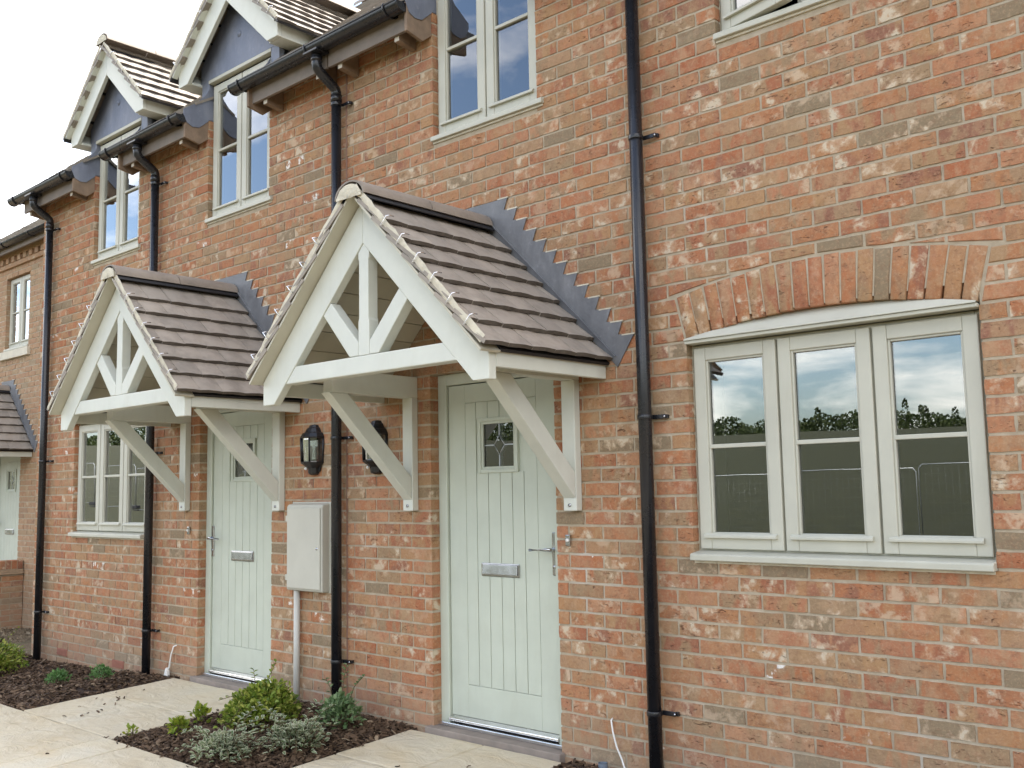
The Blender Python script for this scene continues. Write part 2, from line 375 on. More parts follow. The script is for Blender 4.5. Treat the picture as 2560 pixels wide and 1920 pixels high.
class Arch:
    def __init__(s, a, b, zs=2.118, rise=.078, ring=.232):
        s.a, s.b, s.zs, s.rise, s.ring = a, b, zs, rise, ring; s.c = (a + b) / 2; s.h = (b - a) / 2
        s.R = (s.h ** 2 + rise ** 2) / (2 * rise); s.zc = zs + rise - s.R
        s.al = math.asin(s.h / s.R)
    def inn(s, x): return s.zc + math.sqrt(max(0, s.R ** 2 - (x - s.c) ** 2))
    def ext(s, x):
        Re = s.R + s.ring; xe = Re * math.sin(s.al); x = max(s.c - xe, min(s.c + xe, x)); return s.zc + math.sqrt(Re ** 2 - (x - s.c) ** 2)
    def ends(s): Re = s.R + s.ring; return s.c - Re * math.sin(s.al), s.c + Re * math.sin(s.al), s.zc + Re * math.cos(s.al)
def brick_wall(wall, O, rotz, s0, s1, z0, z1, openings=(), archs=(), cap=300, depth=.09, skip=None, mat='brick'):
    VAR, HVAR = VARS[mat]
    O = Vector(O); ex = Vector((math.cos(rotz), math.sin(rotz), 0)); ey = Vector((-math.sin(rotz), math.cos(rotz), 0))
    def W(s_, d, z): return O + ex * s_ + ey * d + Vector((0, 0, z))
    items = []
    k0 = math.floor((z0 - ZOFF) / CO); k1 = math.ceil((z1 - ZOFF) / CO)
    for k in range(k0, k1):
        zl, zh = ZOFF + k * CO + JT / 2, ZOFF + (k + 1) * CO - JT / 2
        if zh <= z0 + .01 or zl >= z1 - .01: continue
        zm_ = (zl + zh) / 2; segs = [(s0, s1)]
        for (a, b, c, d) in openings:
            if c - .02 < zm_ < d + .0:
                ns = []
                for (p, q) in segs:
                    if b <= p or a >= q: ns.append((p, q)); continue
                    if a - p > .02: ns.append((p, a))
                    if q - b > .02: ns.append((b, q))
                segs = ns
        off = XOFF + (0 if k % 2 == 0 else PI_ / 2) + rb.uniform(-.006, .006)
        for (p, q) in segs:
            i0 = math.floor((p - off) / PI_); cuts = [p]
            x = off + (i0 + 1) * PI_
            while x < q:
                if x - cuts[-1] > .06 and q - x > .06: cuts.append(x + rb.uniform(-.004, .004))
                x += PI_
            cuts.append(q)
            for a, b in zip(cuts, cuts[1:]):
                a2 = a + (JT / 2 if a != p else 0); b2 = b - (JT / 2 if b != q else 0)
                rect = [(a2, zl), (b2, zl), (b2, zh), (a2, zh)]; special = False
                for ar in archs:
                    xl, xr, ze = ar.ends(); zt = ar.zc + ar.R + ar.ring + JT
                    if b2 < xl - JT or a2 > xr + JT or zl > zt or zh < ar.zs: continue
                    g = JT * .8
                    inl, inr = a2 < ar.a, b2 > ar.b
                    if zm_ < ze and (inl or inr):
                        sx, ix = (xl, ar.a) if inl else (xr, ar.b)
                        dx, dz = sx - ix, ze - ar.zs; n_ = math.hypot(dx, dz); nx, nz = (-dz / n_, dx / n_) if inl else (dz / n_, -dx / n_)
                        rect = clip(rect, nx, nz, ix * nx + ar.zs * nz + g)
                    else:
                        ea, eb = ar.ext(a2), ar.ext(b2); dx, dz = b2 - a2, eb - ea; n_ = math.hypot(dx, dz); nx, nz = -dz / n_, dx / n_
                        rect = clip(rect, nx, nz, a2 * nx + ea * nz + g)
                    special = True
                if len(rect) < 3 or area(rect) < .0005: continue
                if skip and skip(a2, b2, zl, zh): continue
                if special and area(rect) > .999 * (b2 - a2) * (zh - zl): special = False
                items.append((rect, special, a2, b2, zl, zh))
    rank = []
    for it in items:
        rect = it[0]; cx = sum(p[0] for p in rect) / len(rect); cz = sum(p[1] for p in rect) / len(rect)
        pr_ = project(W(cx, 0, cz)); val = 1e9
        if pr_ and -20 < pr_[0] < 2580 and -20 < pr_[1] < 1940: val = pr_[2] / math.sqrt(area(rect))
        rank.append(val)
    order = sorted(range(len(items)), key=lambda i: rank[i]); ind = set(i for i in order[:cap] if rank[i] < 1e8)
    rest = M(); rot = (0, 0, rotz)
    for i, (rect, special, a, b, zl, zh) in enumerate(items):
        cx, cz, L = (a + b) / 2, (zl + zh) / 2, b - a; dy = rb.uniform(-.0018, .0018)
        if not special and i in ind:
            L0, me = rb.choice(VAR if L > .15 else HVAR)
            o = link('brick', me, None, wall, loc=W(cx, dy, cz), rot=(rb.uniform(-.012, .012), rb.uniform(-.007, .007), rotz + rb.uniform(-.006, .006)))
            o.scale = (L / L0 * (1 if rb.random() < .5 else -1) if False else L / L0, 1, 1)
        elif not special:
            vs, fs, sm = brick_grid(rb, L, BH, depth=depth, nx=4 if L > .15 else 2)
            o0 = len(rest.v); rest.v += [tuple(W(cx + v[0], dy + v[1], cz + v[2])) for v in vs]
            rest.f += [tuple(j + o0 for j in f) for f in fs]; rest.sm += sm
        else:
            m = M(); n = len(rect); mx = sum(p[0] for p in rect) / n; mz = sum(p[1] for p in rect) / n
            vs = [(mx + (p[0] - mx), .003, p[1]) for p in rect] + [(mx + (p[0] - mx) * .93, dy - .001, mz + (p[1] - mz) * .86) for p in rect] + [(p[0], depth, p[1]) for p in rect]
            vs = [tuple(W(*v)) for v in vs]
            fs = [tuple(range(n, 2 * n))] + [(j, (j + 1) % n, n + (j + 1) % n, n + j) for j in range(n)] + [(j, 2 * n + j, 2 * n + (j + 1) % n, (j + 1) % n) for j in range(n)]
            m.add(vs, fs)
            if i in ind: part('brick', m, mat, wall)
            else: o0 = len(rest.v); rest.v += m.v; rest.f += [tuple(j + o0 for j in f) for f in m.f]; rest.sm += m.sm
    if rest.v: part('brickwork', rest, mat, wall, kind='stuff')
def mortar_core(house, name, O, rotz, s0, s1, z0, z1, openings, d0=.0042, d1=.10):
    O = Vector(O); ex = Vector((math.cos(rotz), math.sin(rotz), 0)); ey = Vector((-math.sin(rotz), math.cos(rotz), 0))
    W = lambda s_, d, z: tuple(O + ex * s_ + ey * d + Vector((0, 0, z)))
    e = .003
    ops = [(a - e, b + e, c - e, d + e) for a, b, c, d in openings]
    xs = sorted(set([s0, s1] + [v for o in ops for v in o[:2] if s0 < v < s1])); zs = sorted(set([z0, z1] + [v for o in ops for v in o[2:] if z0 < v < z1]))
    inside = lambda x, z: s0 < x < s1 and z0 < z < z1 and not any(a < x < b and c < z < d for a, b, c, d in ops)
    m = M()
    for i in range(len(xs) - 1):
        for j in range(len(zs) - 1):
            a, b, c, d = xs[i], xs[i + 1], zs[j], zs[j + 1]; x, z = (a + b) / 2, (c + d) / 2
            if not inside(x, z): continue
            m.add([W(a, d0, c), W(b, d0, c), W(b, d0, d), W(a, d0, d)], [(0, 1, 2, 3)])
            m.add([W(a, d1, c), W(b, d1, c), W(b, d1, d), W(a, d1, d)], [(3, 2, 1, 0)])
            px = (xs[i - 1] + a) / 2 if i > 0 else a - 1; nx_ = (xs[i + 2] + b) / 2 if i + 2 < len(xs) else b + 1
            pz = (zs[j - 1] + c) / 2 if j > 0 else c - 1; nz_ = (zs[j + 2] + d) / 2 if j + 2 < len(zs) else d + 1
            if not inside(px, z): m.add([W(a, d0, c), W(a, d0, d), W(a, d1, d), W(a, d1, c)], [(0, 1, 2, 3)])
            if not inside(nx_, z): m.add([W(b, d0, c), W(b, d1, c), W(b, d1, d), W(b, d0, d)], [(0, 1, 2, 3)])
            if not inside(x, pz): m.add([W(a, d0, c), W(a, d1, c), W(b, d1, c), W(b, d0, c)], [(0, 1, 2, 3)])
            if not inside(x, nz_): m.add([W(a, d0, d), W(b, d0, d), W(b, d1, d), W(a, d1, d)], [(0, 1, 2, 3)])
    return part(name, m, 'mortar', house)
def voussoirs(wall, ar, n, y=0.0):
    rv = random.Random(5)
    for i in range(n):
        t0 = -ar.al + 2 * ar.al * i / n; t1 = -ar.al + 2 * ar.al * (i + 1) / n; g = .0042 / ar.R
        t0 += g; t1 -= g; P = lambda t, r_: (ar.c + r_ * math.sin(t), ar.zc + r_ * math.cos(t))
        ra, rb_ = ar.R + .003, ar.R + ar.ring - rv.uniform(.002, .008)
        # outline with wobble, a set-back rim and a proud face
        out = []
        for t, r_ in ((t0, ra), (t1, ra), (t1, (ra + rb_) / 2), (t1, rb_), (t0, rb_), (t0, (ra + rb_) / 2)):
            x, z = P(t, r_); out.append((x + rv.uniform(-.0025, .0025), z + rv.uniform(-.002, .002)))
        mx = sum(p[0] for p in out) / 6; mz = sum(p[1] for p in out) / 6; dy = rv.uniform(-.003, .001)
        m = M(); vs = [(p[0], y + .003, p[1]) for p in out] + [(mx + (p[0] - mx) * .86, y + dy, mz + (p[1] - mz) * .95) for p in out] + [(p[0], y + .09, p[1]) for p in out]
        m.add(vs, [(6, 7, 8, 11), (8, 9, 10, 11)], True); m.add([], [])
        o0 = 0
        for j in range(6): m.f.append((j, (j + 1) % 6, 6 + (j + 1) % 6, 6 + j)); m.sm.append(True)
        for j in range(6): m.f.append((j, 12 + j, 12 + (j + 1) % 6, (j + 1) % 6)); m.sm.append(False)
        part('brick', m, 'brick', wall)

# ------------------------------------------------------------------ windows and doors
def frame_ring(m, x0, x1, z0, z1, t, y0, y1, tb=None, tt=None):
    tb = t if tb is None else tb; tt = t if tt is None else tt
    m.box(x0, x0 + t, y0, y1, z0, z1); m.box(x1 - t, x1, y0, y1, z0, z1)
    m.box(x0 + t, x1 - t, y0 + .0006, y1 - .0006, z0, z0 + tb); m.box(x0 + t, x1 - t, y0 + .0006, y1 - .0006, z1 - tt, z1)
def window(house, x0, x1, z0, z1, lights, y=.05, bar=.5, mull=.012, sillx=(.0, .0), silly=-.04, open_left=0.0, name='window', label=None, tf=.035, yface=0.0):
    """timber casement window: frame in the opening, casements, bars, panes, weather bars and a sill"""
    m = M(); frame_ring(m, x0, x1, z0, z1, tf, y + .012, y + .075)
    wpart = part(name, m, 'paint_window', house, .004, label)
    inner0, inner1 = x0 + tf - .022, x1 - tf + .022
    wl = (inner1 - inner0) / lights
    for i in range(1, lights):
        mm = M(); xc = inner0 + wl * i; mm.box(xc - .022, xc + .022, y + .0125, y + .073, z0 + tf, z1 - tf); part('mullion', mm, 'paint_window', wpart, .003)
    for i in range(lights):
        a, b = inner0 + wl * i + mull / 2, inner0 + wl * (i + 1) - mull / 2; c, d = z0 + .018, z1 - .018
        st = .062; cm = M(); frame_ring(cm, a, b, c, d, st, y - .012, y + .035, .068, .062)
        frame_ring(cm, a + st - .001, b - st + .001, c + .067, d - .061, .012, y - .004, y + .03)
        ga, gb, gc, gd = a + st + .010, b - st - .010, c + .078, d - .072; zb = gc + (gd - gc) * bar
        objs = [(cm, 'casement', 'paint_window', .004)]
        bm = M(); bm.box(ga - .002, gb + .002, y - .006, y + .030, zb - .010, zb + .010); objs.append((bm, 'glazing_bar', 'paint_window', .003))
        wb = M(); wb.prism([(y - .030, c + .052), (y - .012, c + .052), (y - .012, c + .074), (y - .018, c + .074), (y - .030, c + .064)], 'x', a + .028, b - .028); objs.append((wb, 'weather_bar', 'paint_window', .002))
        for (p, q) in ((gc, zb - .010), (zb + .010, gd)):
            pm = M(); pm.box(ga, gb, y + .012, y + .018, p, q); objs.append((pm, 'pane', 'glass', 0))
        for mm, nm, mt, bv in objs:
            if i == 0 and open_left:      # casement swung outwards on its left hinge
                ca, sa = math.cos(-open_left), math.sin(-open_left)
                mm.v = [(a + (v[0] - a) * ca - (v[1] - y) * sa, y + (v[0] - a) * sa + (v[1] - y) * ca, v[2]) for v in mm.v]
            part(nm, mm, mt, wpart, bv)
    s = M(); s.prism([(silly, z0 - .034), (silly, z0 - .006), (silly + .008, z0 - .001), (y + .03, z0 + .012), (y + .03, z0 - .034)], 'x', x0 - sillx[0], x1 + sillx[1])
    part('sill', s, 'paint_window', wpart, .004)
    sm_ = M(); sm_.box(x0 - sillx[0] + .006, x1 + sillx[1] - .006, yface - .006, yface + .02, z0 - .047, z0 - .035); part('bed_mortar', sm_, 'verge_mortar', wpart)
    for q0, q1 in ((x0 - .012, x0 + .002), (x1 - .002, x1 + .012)): part('sealant', M().box(q0, q1, y + .004, y + .05, z0, z1 + .01), 'verge_mortar', wpart)
    return wpart
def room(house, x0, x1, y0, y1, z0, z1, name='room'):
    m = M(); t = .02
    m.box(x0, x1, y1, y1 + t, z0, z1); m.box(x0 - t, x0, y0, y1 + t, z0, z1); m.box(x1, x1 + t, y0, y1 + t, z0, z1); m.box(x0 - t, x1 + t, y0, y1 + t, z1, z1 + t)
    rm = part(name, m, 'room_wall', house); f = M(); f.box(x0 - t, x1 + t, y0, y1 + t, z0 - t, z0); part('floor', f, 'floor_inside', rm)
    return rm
def door(house, xc, hinge_left, label, y=.0):
    """xc: centre of opening; planked door with small leaded light; handle opposite the hinge"""
    s = 1 if hinge_left else -1
    xa, xb = xc - .4925, xc + .4925; yf = y + .065
    m = M(); m.box(xa, xa + .072, yf, yf + .07, .03, 2.118); m.box(xb - .072, xb, yf, yf + .07, .03, 2.118); m.box(xa + .072, xb - .072, yf + .0006, yf + .0694, 2.050, 2.118)
    D = part('door', m, 'paint_door', house, .004, label)
    la, lb = xa + .078, xb - .078; yl = yf + .016
    X = lambda v: xc + s * v if True else v
    g = [-.276, -.186, -.090, .005, .099, .190, .290]; zb, zt = .277, 1.933
    w0, w1, wz0, wz1 = -.158, .148, 1.513, 1.829
    lf = M()
    lf.box(la, X(g[0]) if s > 0 else X(g[-1]), yl, yl + .044, .092, 2.044); lf.box(X(g[-1]) if s > 0 else X(g[0]), lb, yl, yl + .044, .092, 2.044)
    lo, hi = min(X(g[0]), X(g[-1])), max(X(g[0]), X(g[-1]))
    lf.box(lo, hi, yl, yl + .044, .092, zb); lf.box(lo, hi, yl, yl + .044, zt, 2.044)
    # backing behind the planks, open at the light
    wa, wb = sorted((X(w0), X(w1)))
    bk = M(); bk.box(lo, hi, yl + .010, yl + .040, zb, wz0); bk.box(lo, hi, yl + .010, yl + .040, wz1, zt); bk.box(lo, wa, yl + .010, yl + .040, wz0, wz1); bk.box(wb, hi, yl + .010, yl + .040, wz0, wz1)
    part('leaf', lf, 'paint_door', D, .003); part('leaf_core', bk, 'paint_door', D)
    for a, b in zip(g, g[1:]):
        p, q = sorted((X(a), X(b))); p += .0022; q -= .0022
        for (c, d) in ((zb + .0022, wz0), (wz1, zt - .0022)) if (q > wa and p < wb) else ((zb + .0022, zt - .0022),):
            pm = M(); pm.box(p, q, yl + .0008, yl + .0099, c, d); part('plank', pm, 'paint_door', D, .002)
    wf = M(); frame_ring(wf, wa - .004, wb + .004, wz0 - .004, wz1 + .004, .022, yl - .010, yl + .012); frame_ring(wf, wa + .017, wb - .017, wz0 + .017, wz1 - .017, .016, yl - .002, yl + .012)
    part('light_frame', wf, 'paint_door', D, .003)
    pn = M(); pn.box(wa + .03, wb - .03, yl + .012, yl + .018, wz0 + .03, wz1 - .03); P = part('pane', pn, 'glass', D)
    cx_, cz_ = (wa + wb) / 2, (wz0 + wz1) / 2; ca = M()
    for x_ in (cx_,): ca.box(x_ - .003, x_ + .003, yl + .0095, yl + .0125, wz0 + .032, cz_ - .055); ca.box(x_ - .003, x_ + .003, yl + .0095, yl + .0125, cz_ + .055, wz1 - .032)
    ca.box(wa + .032, cx_ - .04, yl + .0095, yl + .0125, cz_ - .003, cz_ + .003); ca.box(cx_ + .04, wb - .032, yl + .0095, yl + .0125, cz_ - .003, cz_ + .003)
    for sx in (-1, 1):
        for sz in (-1, 1):
            p0 = Vector((cx_, yl + .011, cz_ + sz * .056)); p1 = Vector((cx_ + sx * .041, yl + .011, cz_)); ca.tube([p0, p1], .0032, 6)
    part('lead_came', ca, 'galvanised', D)
    dm = M(); dm.prism([(cx_, cz_ - .05), (cx_ + .036, cz_), (cx_, cz_ + .05), (cx_ - .036, cz_)], 'y', yl + .008, yl + .0115); part('bevelled_diamond', dm, 'glass', D)
    # letter plate
    l0, l1 = sorted((X(-.150), X(.148))); lp = M(); lp.box(l0, l1, yl - .007, yl + .001, .912, .988); LP = part('letter_plate', lp, 'steel', D, .004)
    fl = M(); fl.prism([(yl - .016, .925), (yl - .007, .921), (yl - .007, .981), (yl - .012, .981)], 'x', l0 + .012, l1 - .012); part('letter_flap', fl, 'steel', D, .003)
    hx = X(.435 - .026); hp = M(); hp.box(hx - .015, hx + .015, yl - .009, yl + .001, .936, 1.172); part('handle_plate', hp, 'steel', D, .006)
    lv = M(); lv.tube([(hx, yl - .004, 1.078), (hx, yl - .05, 1.078), (hx - s * .02, yl - .056, 1.078), (hx - s * .145, yl - .050, 1.074)], [.010, .010, .0095, .008], 12); part('handle', lv, 'steel', D)
    kh = M(); kh.lathe([(.0001, 0), (.010, 0), (.010, .004), (.0001, .004)], 0, 0, 14)
    kh.v = [(hx + v[0], yl - .009 - v[2], .985 + v[1]) for v in kh.v]; part('key_cylinder', kh, 'steel', D)
    th = M(); th.prism([(yf - .010, .075), (yf + .03, .098), (yf + .06, .098), (yf + .06, .03), (yf - .010, .062)], 'x', xa + .072, xb - .072); th.box(xa + .002, xb - .002, yf - .03, yf - .012, .031, .052)
    part('threshold', th, 'aluminium', D, .003)
    sp_ = M(); sp_.box(xa - .03, xb + .02, y - .045, yf + .07, -.05, .030); part('doorstep', sp_, 'step_stone', D, .006)
    rd = M(); rd.box(la, lb, yf + .30, yf + .32, .0, 2.1); part('porch_inner_wall', rd, 'plaster', D)
    return D

# ------------------------------------------------------------------ tiles
def tile_mesh(rng, wd=.163, ln=.25, th=.020):
    nx = 3; vs = []; fs = []
    for zi, z in ((0, 0), (1, -th)):
        for yi, yv in ((0, 0), (1, ln)):
            for i in range(nx + 1):
                x = -wd / 2 + wd * i / nx; camb = .004 * (1 - (2 * i / nx - 1) ** 2)
                vs.append((x + rng.uniform(-.0008, .0008), yv + (rng.uniform(-.003, .003) if yi == 0 else 0), z + camb + rng.uniform(-.0006, .0006)))
    q = nx + 1; I = lambda zi, yi, i: zi * 2 * q + yi * q + i
    for i in range(nx):
        fs.append((I(0, 0, i), I(0, 0, i + 1), I(0, 1, i + 1), I(0, 1, i))); fs.append((I(1, 0, i), I(1, 1, i), I(1, 1, i + 1), I(1, 0, i + 1)))
        fs.append((I(0, 0, i), I(1, 0, i), I(1, 0, i + 1), I(0, 0, i + 1))); fs.append((I(0, 1, i), I(0, 1, i + 1), I(1, 1, i + 1), I(1, 1, i)))
    for i in (0, nx): a = (I(0, 0, i), I(0, 1, i), I(1, 1, i), I(1, 0, i)); fs.append(a if i == 0 else a[::-1])
    return vs, fs
rt = random.Random(3); TV = []
for k in range(10):
    vs, fs = tile_mesh(rt); TV.append((vs, fs))
TME = {}
def tmesh(mat, k):
    if (mat, k) not in TME:
        m = M(); m.add(*TV[k]); me = m.mesh('roof_tile'); me.materials.append(MAT[mat]); me.materials.append(MAT['tile_edge_shaded']); TME[(mat, k)] = me
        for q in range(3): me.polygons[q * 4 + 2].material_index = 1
    return TME[(mat, k)]
def tile_slope(parent, O, e_along, e_up, length, rows, gauge, mat, indiv=True, wd=.163, skip=None, name='roof_tile', pitch_w=.165, joined_name='roof_tiles'):
    """O: point at the eaves line start (top face of tile tails); e_along along eaves; e_up up the slope"""
    O = Vector(O); ea = Vector(e_along).normalized(); eu = Vector(e_up).normalized(); nn = ea.cross(eu).normalized()
    if nn.z < 0: nn = -nn
    tilt = math.atan2(.024, gauge); J = M()
    for r_ in range(rows):
        off = 0 if r_ % 2 == 0 else -pitch_w / 2; x = off
        while x < length - .01:
            a, b = max(0, x), min(length, x + pitch_w); x += pitch_w
            if b - a < .03: continue
            wsc = (b - a - .002) / .163; c = (a + b) / 2
            base = O + ea * c + eu * (gauge * r_ + rt.uniform(-.003, .003)) + nn * rt.uniform(-.001, .0025)
            if skip and skip(base): continue
            yv = (eu * math.cos(tilt) - nn * math.sin(tilt)); yv = (Matrix.Rotation(rt.uniform(-.008, .008), 3, nn) @ yv)
            xv = yv.cross(ea.cross(eu).normalized() if False else nn).normalized()
            if xv.dot(ea) < 0: xv = -xv
            zv = xv.cross(yv)
            if zv.z < 0: zv = -zv; xv = -xv
            k = rt.randrange(len(TV))
            mt = Matrix(((xv.x * wsc, yv.x, zv.x, base.x), (xv.y * wsc, yv.y, zv.y, base.y), (xv.z * wsc, yv.z, zv.z, base.z), (0, 0, 0, 1)))
            if indiv:
                o = bpy.data.objects.new(name, tmesh(mat, k)); col.objects.link(o); o.parent = parent
                o.matrix_local = Matrix.Translation(-ORG[parent.name]) @ mt
            else:
                J.add([mt @ Vector(v) for v in TV[k][0]], TV[k][1])
    if not indiv and J.v: return part(joined_name, J, mat, parent, kind='stuff')
def ridge_line(parent, x, y0, y1, z, rad, seg, mat='tile_ridge', drop=.055):
    n = max(1, round((y1 - y0) / seg)); L = (y1 - y0) / n
    for i in range(n):
        m = M(); a, b = y0 + i * L, y0 + (i + 1) * L - .005; k = 12; vs = []
        for y in (a, b):
            for rr in (rad, rad - .014):
                for j in range(k + 1):
                    t = math.pi * (j / k); vs.append((x + rr * math.cos(t), y, z + (rr * math.sin(t)) * .72 - .0))
        q = k + 1; fs = []
        for j in range(k):
            fs.append((j, j + 1, 2 * q + j + 1, 2 * q + j)); fs.append((q + j, 3 * q + j, 3 * q + j + 1, q + j + 1))
            fs.append((j, q + j, q + j + 1, j + 1)); fs.append((2 * q + j, 2 * q + j + 1, 3 * q + j + 1, 3 * q + j))
        fs += [(0, 2 * q, 3 * q, q), (k, q + k, 3 * q + k, 2 * q + k)]
        m.add(vs, fs, False)
        for f_i in range(len(m.sm)): m.sm[f_i] = True
        o = part('ridge_tile', m, mat, parent)
        o.modifiers.new('split', 'EDGE_SPLIT').split_angle = R(40)

def rough_strip(m, pts, w_dir, w, y_jit, n_sub, rng, thick_dir, th):
    """irregular pointing strip along a polyline"""
    P = []
    for a, b in zip(pts, pts[1:]):
        for k in range(n_sub): P.append(Vector(a).lerp(Vector(b), k / n_sub))
    P.append(Vector(pts[-1])); wd = Vector(w_dir); td = Vector(thick_dir); rows = []
    for p in P:
        j1, j2, j3 = rng.uniform(-1, 1) * y_jit, rng.uniform(-1, 1) * y_jit, rng.uniform(.6, 1.2)
        rows.append((p + wd * j1, p + td * th * j3 + wd * (w * .25), p + td * th * j3 * .9 + wd * (w * .75), p + wd * (w + j2)))
    vs = [v for r_ in rows for v in r_]; fs = []
    for i in range(len(rows) - 1):
        for k in range(3): fs.append((i * 4 + k, i * 4 + k + 1, i * 4 + k + 5, i * 4 + k + 4))
    m.add(vs, fs, True)

# ------------------------------------------------------------------ porch canopy
def canopy(xc, label, yw=0.0, posts=(-.602, .675), dz=0.0):
    C = root('porch_canopy', label, 'porch canopy', (xc, yw, 1.29 + dz), 'gabled porch canopies over the front doors')
    rc = random.Random(int(abs(xc) * 100))
    Yf, Yb, Yv = yw - .89, yw - .84, yw - .975
    z0 = dz
    # bargeboards (truss rafters) either side
    for s in (-1, 1):
        m = M(); m.prism([(xc, 2.945 + z0), (xc + s * .900, 2.048 + z0), (xc + s * .900, 1.915 + z0), (xc + s * .795, 1.915 + z0), (xc, 2.712 + z0)], 'y', Yf, Yb); part('bargeboard', m, 'paint_timber', C, .004)
    tb = M(); tb.prism([(xc - .690, 2.022 + z0), (xc + .690, 2.022 + z0), (xc + .595, 2.117 + z0), (xc - .595, 2.117 + z0)], 'y', Yf + .004, Yb + .03); part('tie_beam', tb, 'paint_timber', C, .006)
    kp = M(); hw = .044
    kp.prism([(xc - hw, 2.118 + z0), (xc + hw, 2.118 + z0), (xc + hw, 2.30 + z0), (xc + hw - .006, 2.315 + z0), (xc + hw - .006, 2.62 + z0), (xc + hw, 2.635 + z0), (xc + hw, 2.666 + z0), (xc, 2.711 + z0), (xc - hw, 2.666 + z0), (xc - hw, 2.635 + z0), (xc - hw + .006, 2.62 + z0), (xc - hw + .006, 2.315 + z0), (xc - hw, 2.30 + z0)], 'y', Yf + .006, Yb + .02); part('king_post', kp, 'paint_timber', C, .003)
    for s in (-1, 1):
        m = M(); m.prism([(xc + s * .046, 2.190 + z0), (xc + s * .046, 2.119 + z0), (xc + s * .118, 2.119 + z0), (xc + s * .342, 2.369 + z0), (xc + s * .278, 2.431 + z0)], 'y', Yf + .006, Yb + .02); part('strut', m, 'paint_timber', C, .004)
    # undercloak boards at the verge, soffit boards inside
    for s in (-1, 1):
        d = Vector((s * math.sqrt(.5), 0, -math.sqrt(.5))); n = Vector((s * math.sqrt(.5), 0, math.sqrt(.5)))
        top = Vector((xc, 0, 2.955 + z0))
        m = M(); a = top + d * .0; b = top + d * 1.30
        m.prism([(a.x, a.z), (b.x, b.z), (b.x + n.x * .012, b.z + n.z * .012), (a.x, a.z + .017)], 'y', Yv + .006, Yb + .001); part('undercloak', m, 'paint_soffit', C)
        for k in range(9):
            a = Vector((xc, 0, 2.935 + z0)) + d * (.012 + k * .14); b = a + d * .136
            m = M(); m.prism([(a.x, a.z), (b.x, b.z), (b.x + n.x * .012, b.z + n.z * .012), (a.x + n.x * .012, a.z + n.z * .012)], 'y', Yb + .0015, yw - .004); part('soffit_board', m, 'paint_soffit', C, .002)
        dk = M(); a = Vector((xc, 0, 2.952 + z0)); b = a + d * 1.29
        dk.prism([(a.x, a.z + .004), (b.x + n.x * .004, b.z + n.z * .004), (b.x + n.x * .022, b.z + n.z * .022), (a.x, a.z + .036)], 'y', Yb + .002, yw - .003); part('roof_deck', dk, 'damp_membrane', C)
        # side beam with fascia, membrane strip above it
        xf = xc + s * .900
        m = M(); m.box(xf - s * .030, xf, Yb + .001, yw - .002, 1.975 + z0, 2.062 + z0); part('fascia', m, 'paint_timber', C, .003)
        m = M(); m.box(xf - s * .034, xf - s * .004, Yb + .001, yw - .003, 2.0625 + z0, 2.088 + z0); part('eaves_membrane', m, 'damp_membrane', C)
        # tiles
        e_up = Vector((-s, 0, 1)); O = Vector((xc + s * .958, Yv if s > 0 else yw - .015, 2.080 + z0))
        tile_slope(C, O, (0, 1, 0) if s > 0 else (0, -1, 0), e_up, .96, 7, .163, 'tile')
        # mortar bedded verge
        vm = M(); p0 = Vector((xc + s * .02, Yv + .004, 2.975 + z0)); p1 = Vector((xc + s * .925, Yv + .004, 2.07 + z0))
        rough_strip(vm, [p0, p1], n * 1.0, .040, .005, 30, rc, (0, -1, 0), .0035); part('verge_mortar', vm, 'verge_mortar', C)
        for k in range(6):
            p = Vector((xc + s * (.958 - .115 * (k + 1) + .02), Yv, 2.080 + z0 + .115 * (k + 1) - .008)); m = M()
            m.tube([p + n * -.034 + Vector((0, .012, 0)), p + n * -.034 + Vector((0, -.012, 0)), p + n * .022 + Vector((0, -.012, 0)), p + n * .030 + Vector((0, .01, 0)), p + n * .022 + Vector((0, .045, 0)) + e_up * .01], .0032, 6); part('tile_clip', m, 'aluminium', C)
    ridge_line(C, xc, Yv - .004, yw - .012, 2.942 + z0, .122, .45)
    em = M(); em.lathe([(.0001, 0), (.06, .003), (.102, .0)], 0, 0, 16, 0, math.pi)
    em.v = [(xc + v[0], Yv - .008 - v[2] * 2 + rc.uniform(-.003, .002), 2.932 + z0 + v[1] * .74) for v in em.v]; part('ridge_mortar', em, 'verge_mortar', C)
    # dry ridge roll under the ridge tile
    for s in (-1, 1):
        m = M(); d = Vector((s, 0, -1)).normalized(); n = Vector((s, 0, 1)).normalized(); a = Vector((xc, 0, 3.035 + z0)) + d * .10; b = a + d * .085
        m.prism([(a.x + n.x * .004, a.z + n.z * .004), (b.x + n.x * .004, b.z + n.z * .004), (b.x + n.x * .010, b.z + n.z * .010), (a.x + n.x * .012, a.z + n.z * .012)], 'y', Yv + .01, yw - .02); part('ridge_seal', m, 'damp_membrane', C)
    # stepped lead flashing
    for s in (-1, 1):
        K = 13; tips = [(xc + s * (.229 + .0715 * k), 3.090 + z0 - .075 * k) for k in range(K)]; lows = [(t[0] - s * .028, t[1] - .066) for t in tips]
        base = [(xc + s * .98 * k / K, 2.99 + z0 - .96 * k / K) for k in range(K + 1)]
        fm = M(); y0_, y1_ = yw - .0078, yw - .0035
        polys = [[base[0], base[1], tips[0], (xc, 3.090 + z0)]] + [[base[k + 1], lows[k], tips[k]] for k in range(K - 1)] + [[base[k + 1], base[k + 2], tips[k + 1], lows[k]] for k in range(K - 1)]
        for pl in polys:
            n_ = len(pl); ar_ = sum(pl[q][0] * pl[(q + 1) % n_][1] - pl[(q + 1) % n_][0] * pl[q][1] for q in range(n_)); pl = pl if ar_ > 0 else pl[::-1]
            fm.add([(q[0], y0_, q[1]) for q in pl], [tuple(range(n_))])
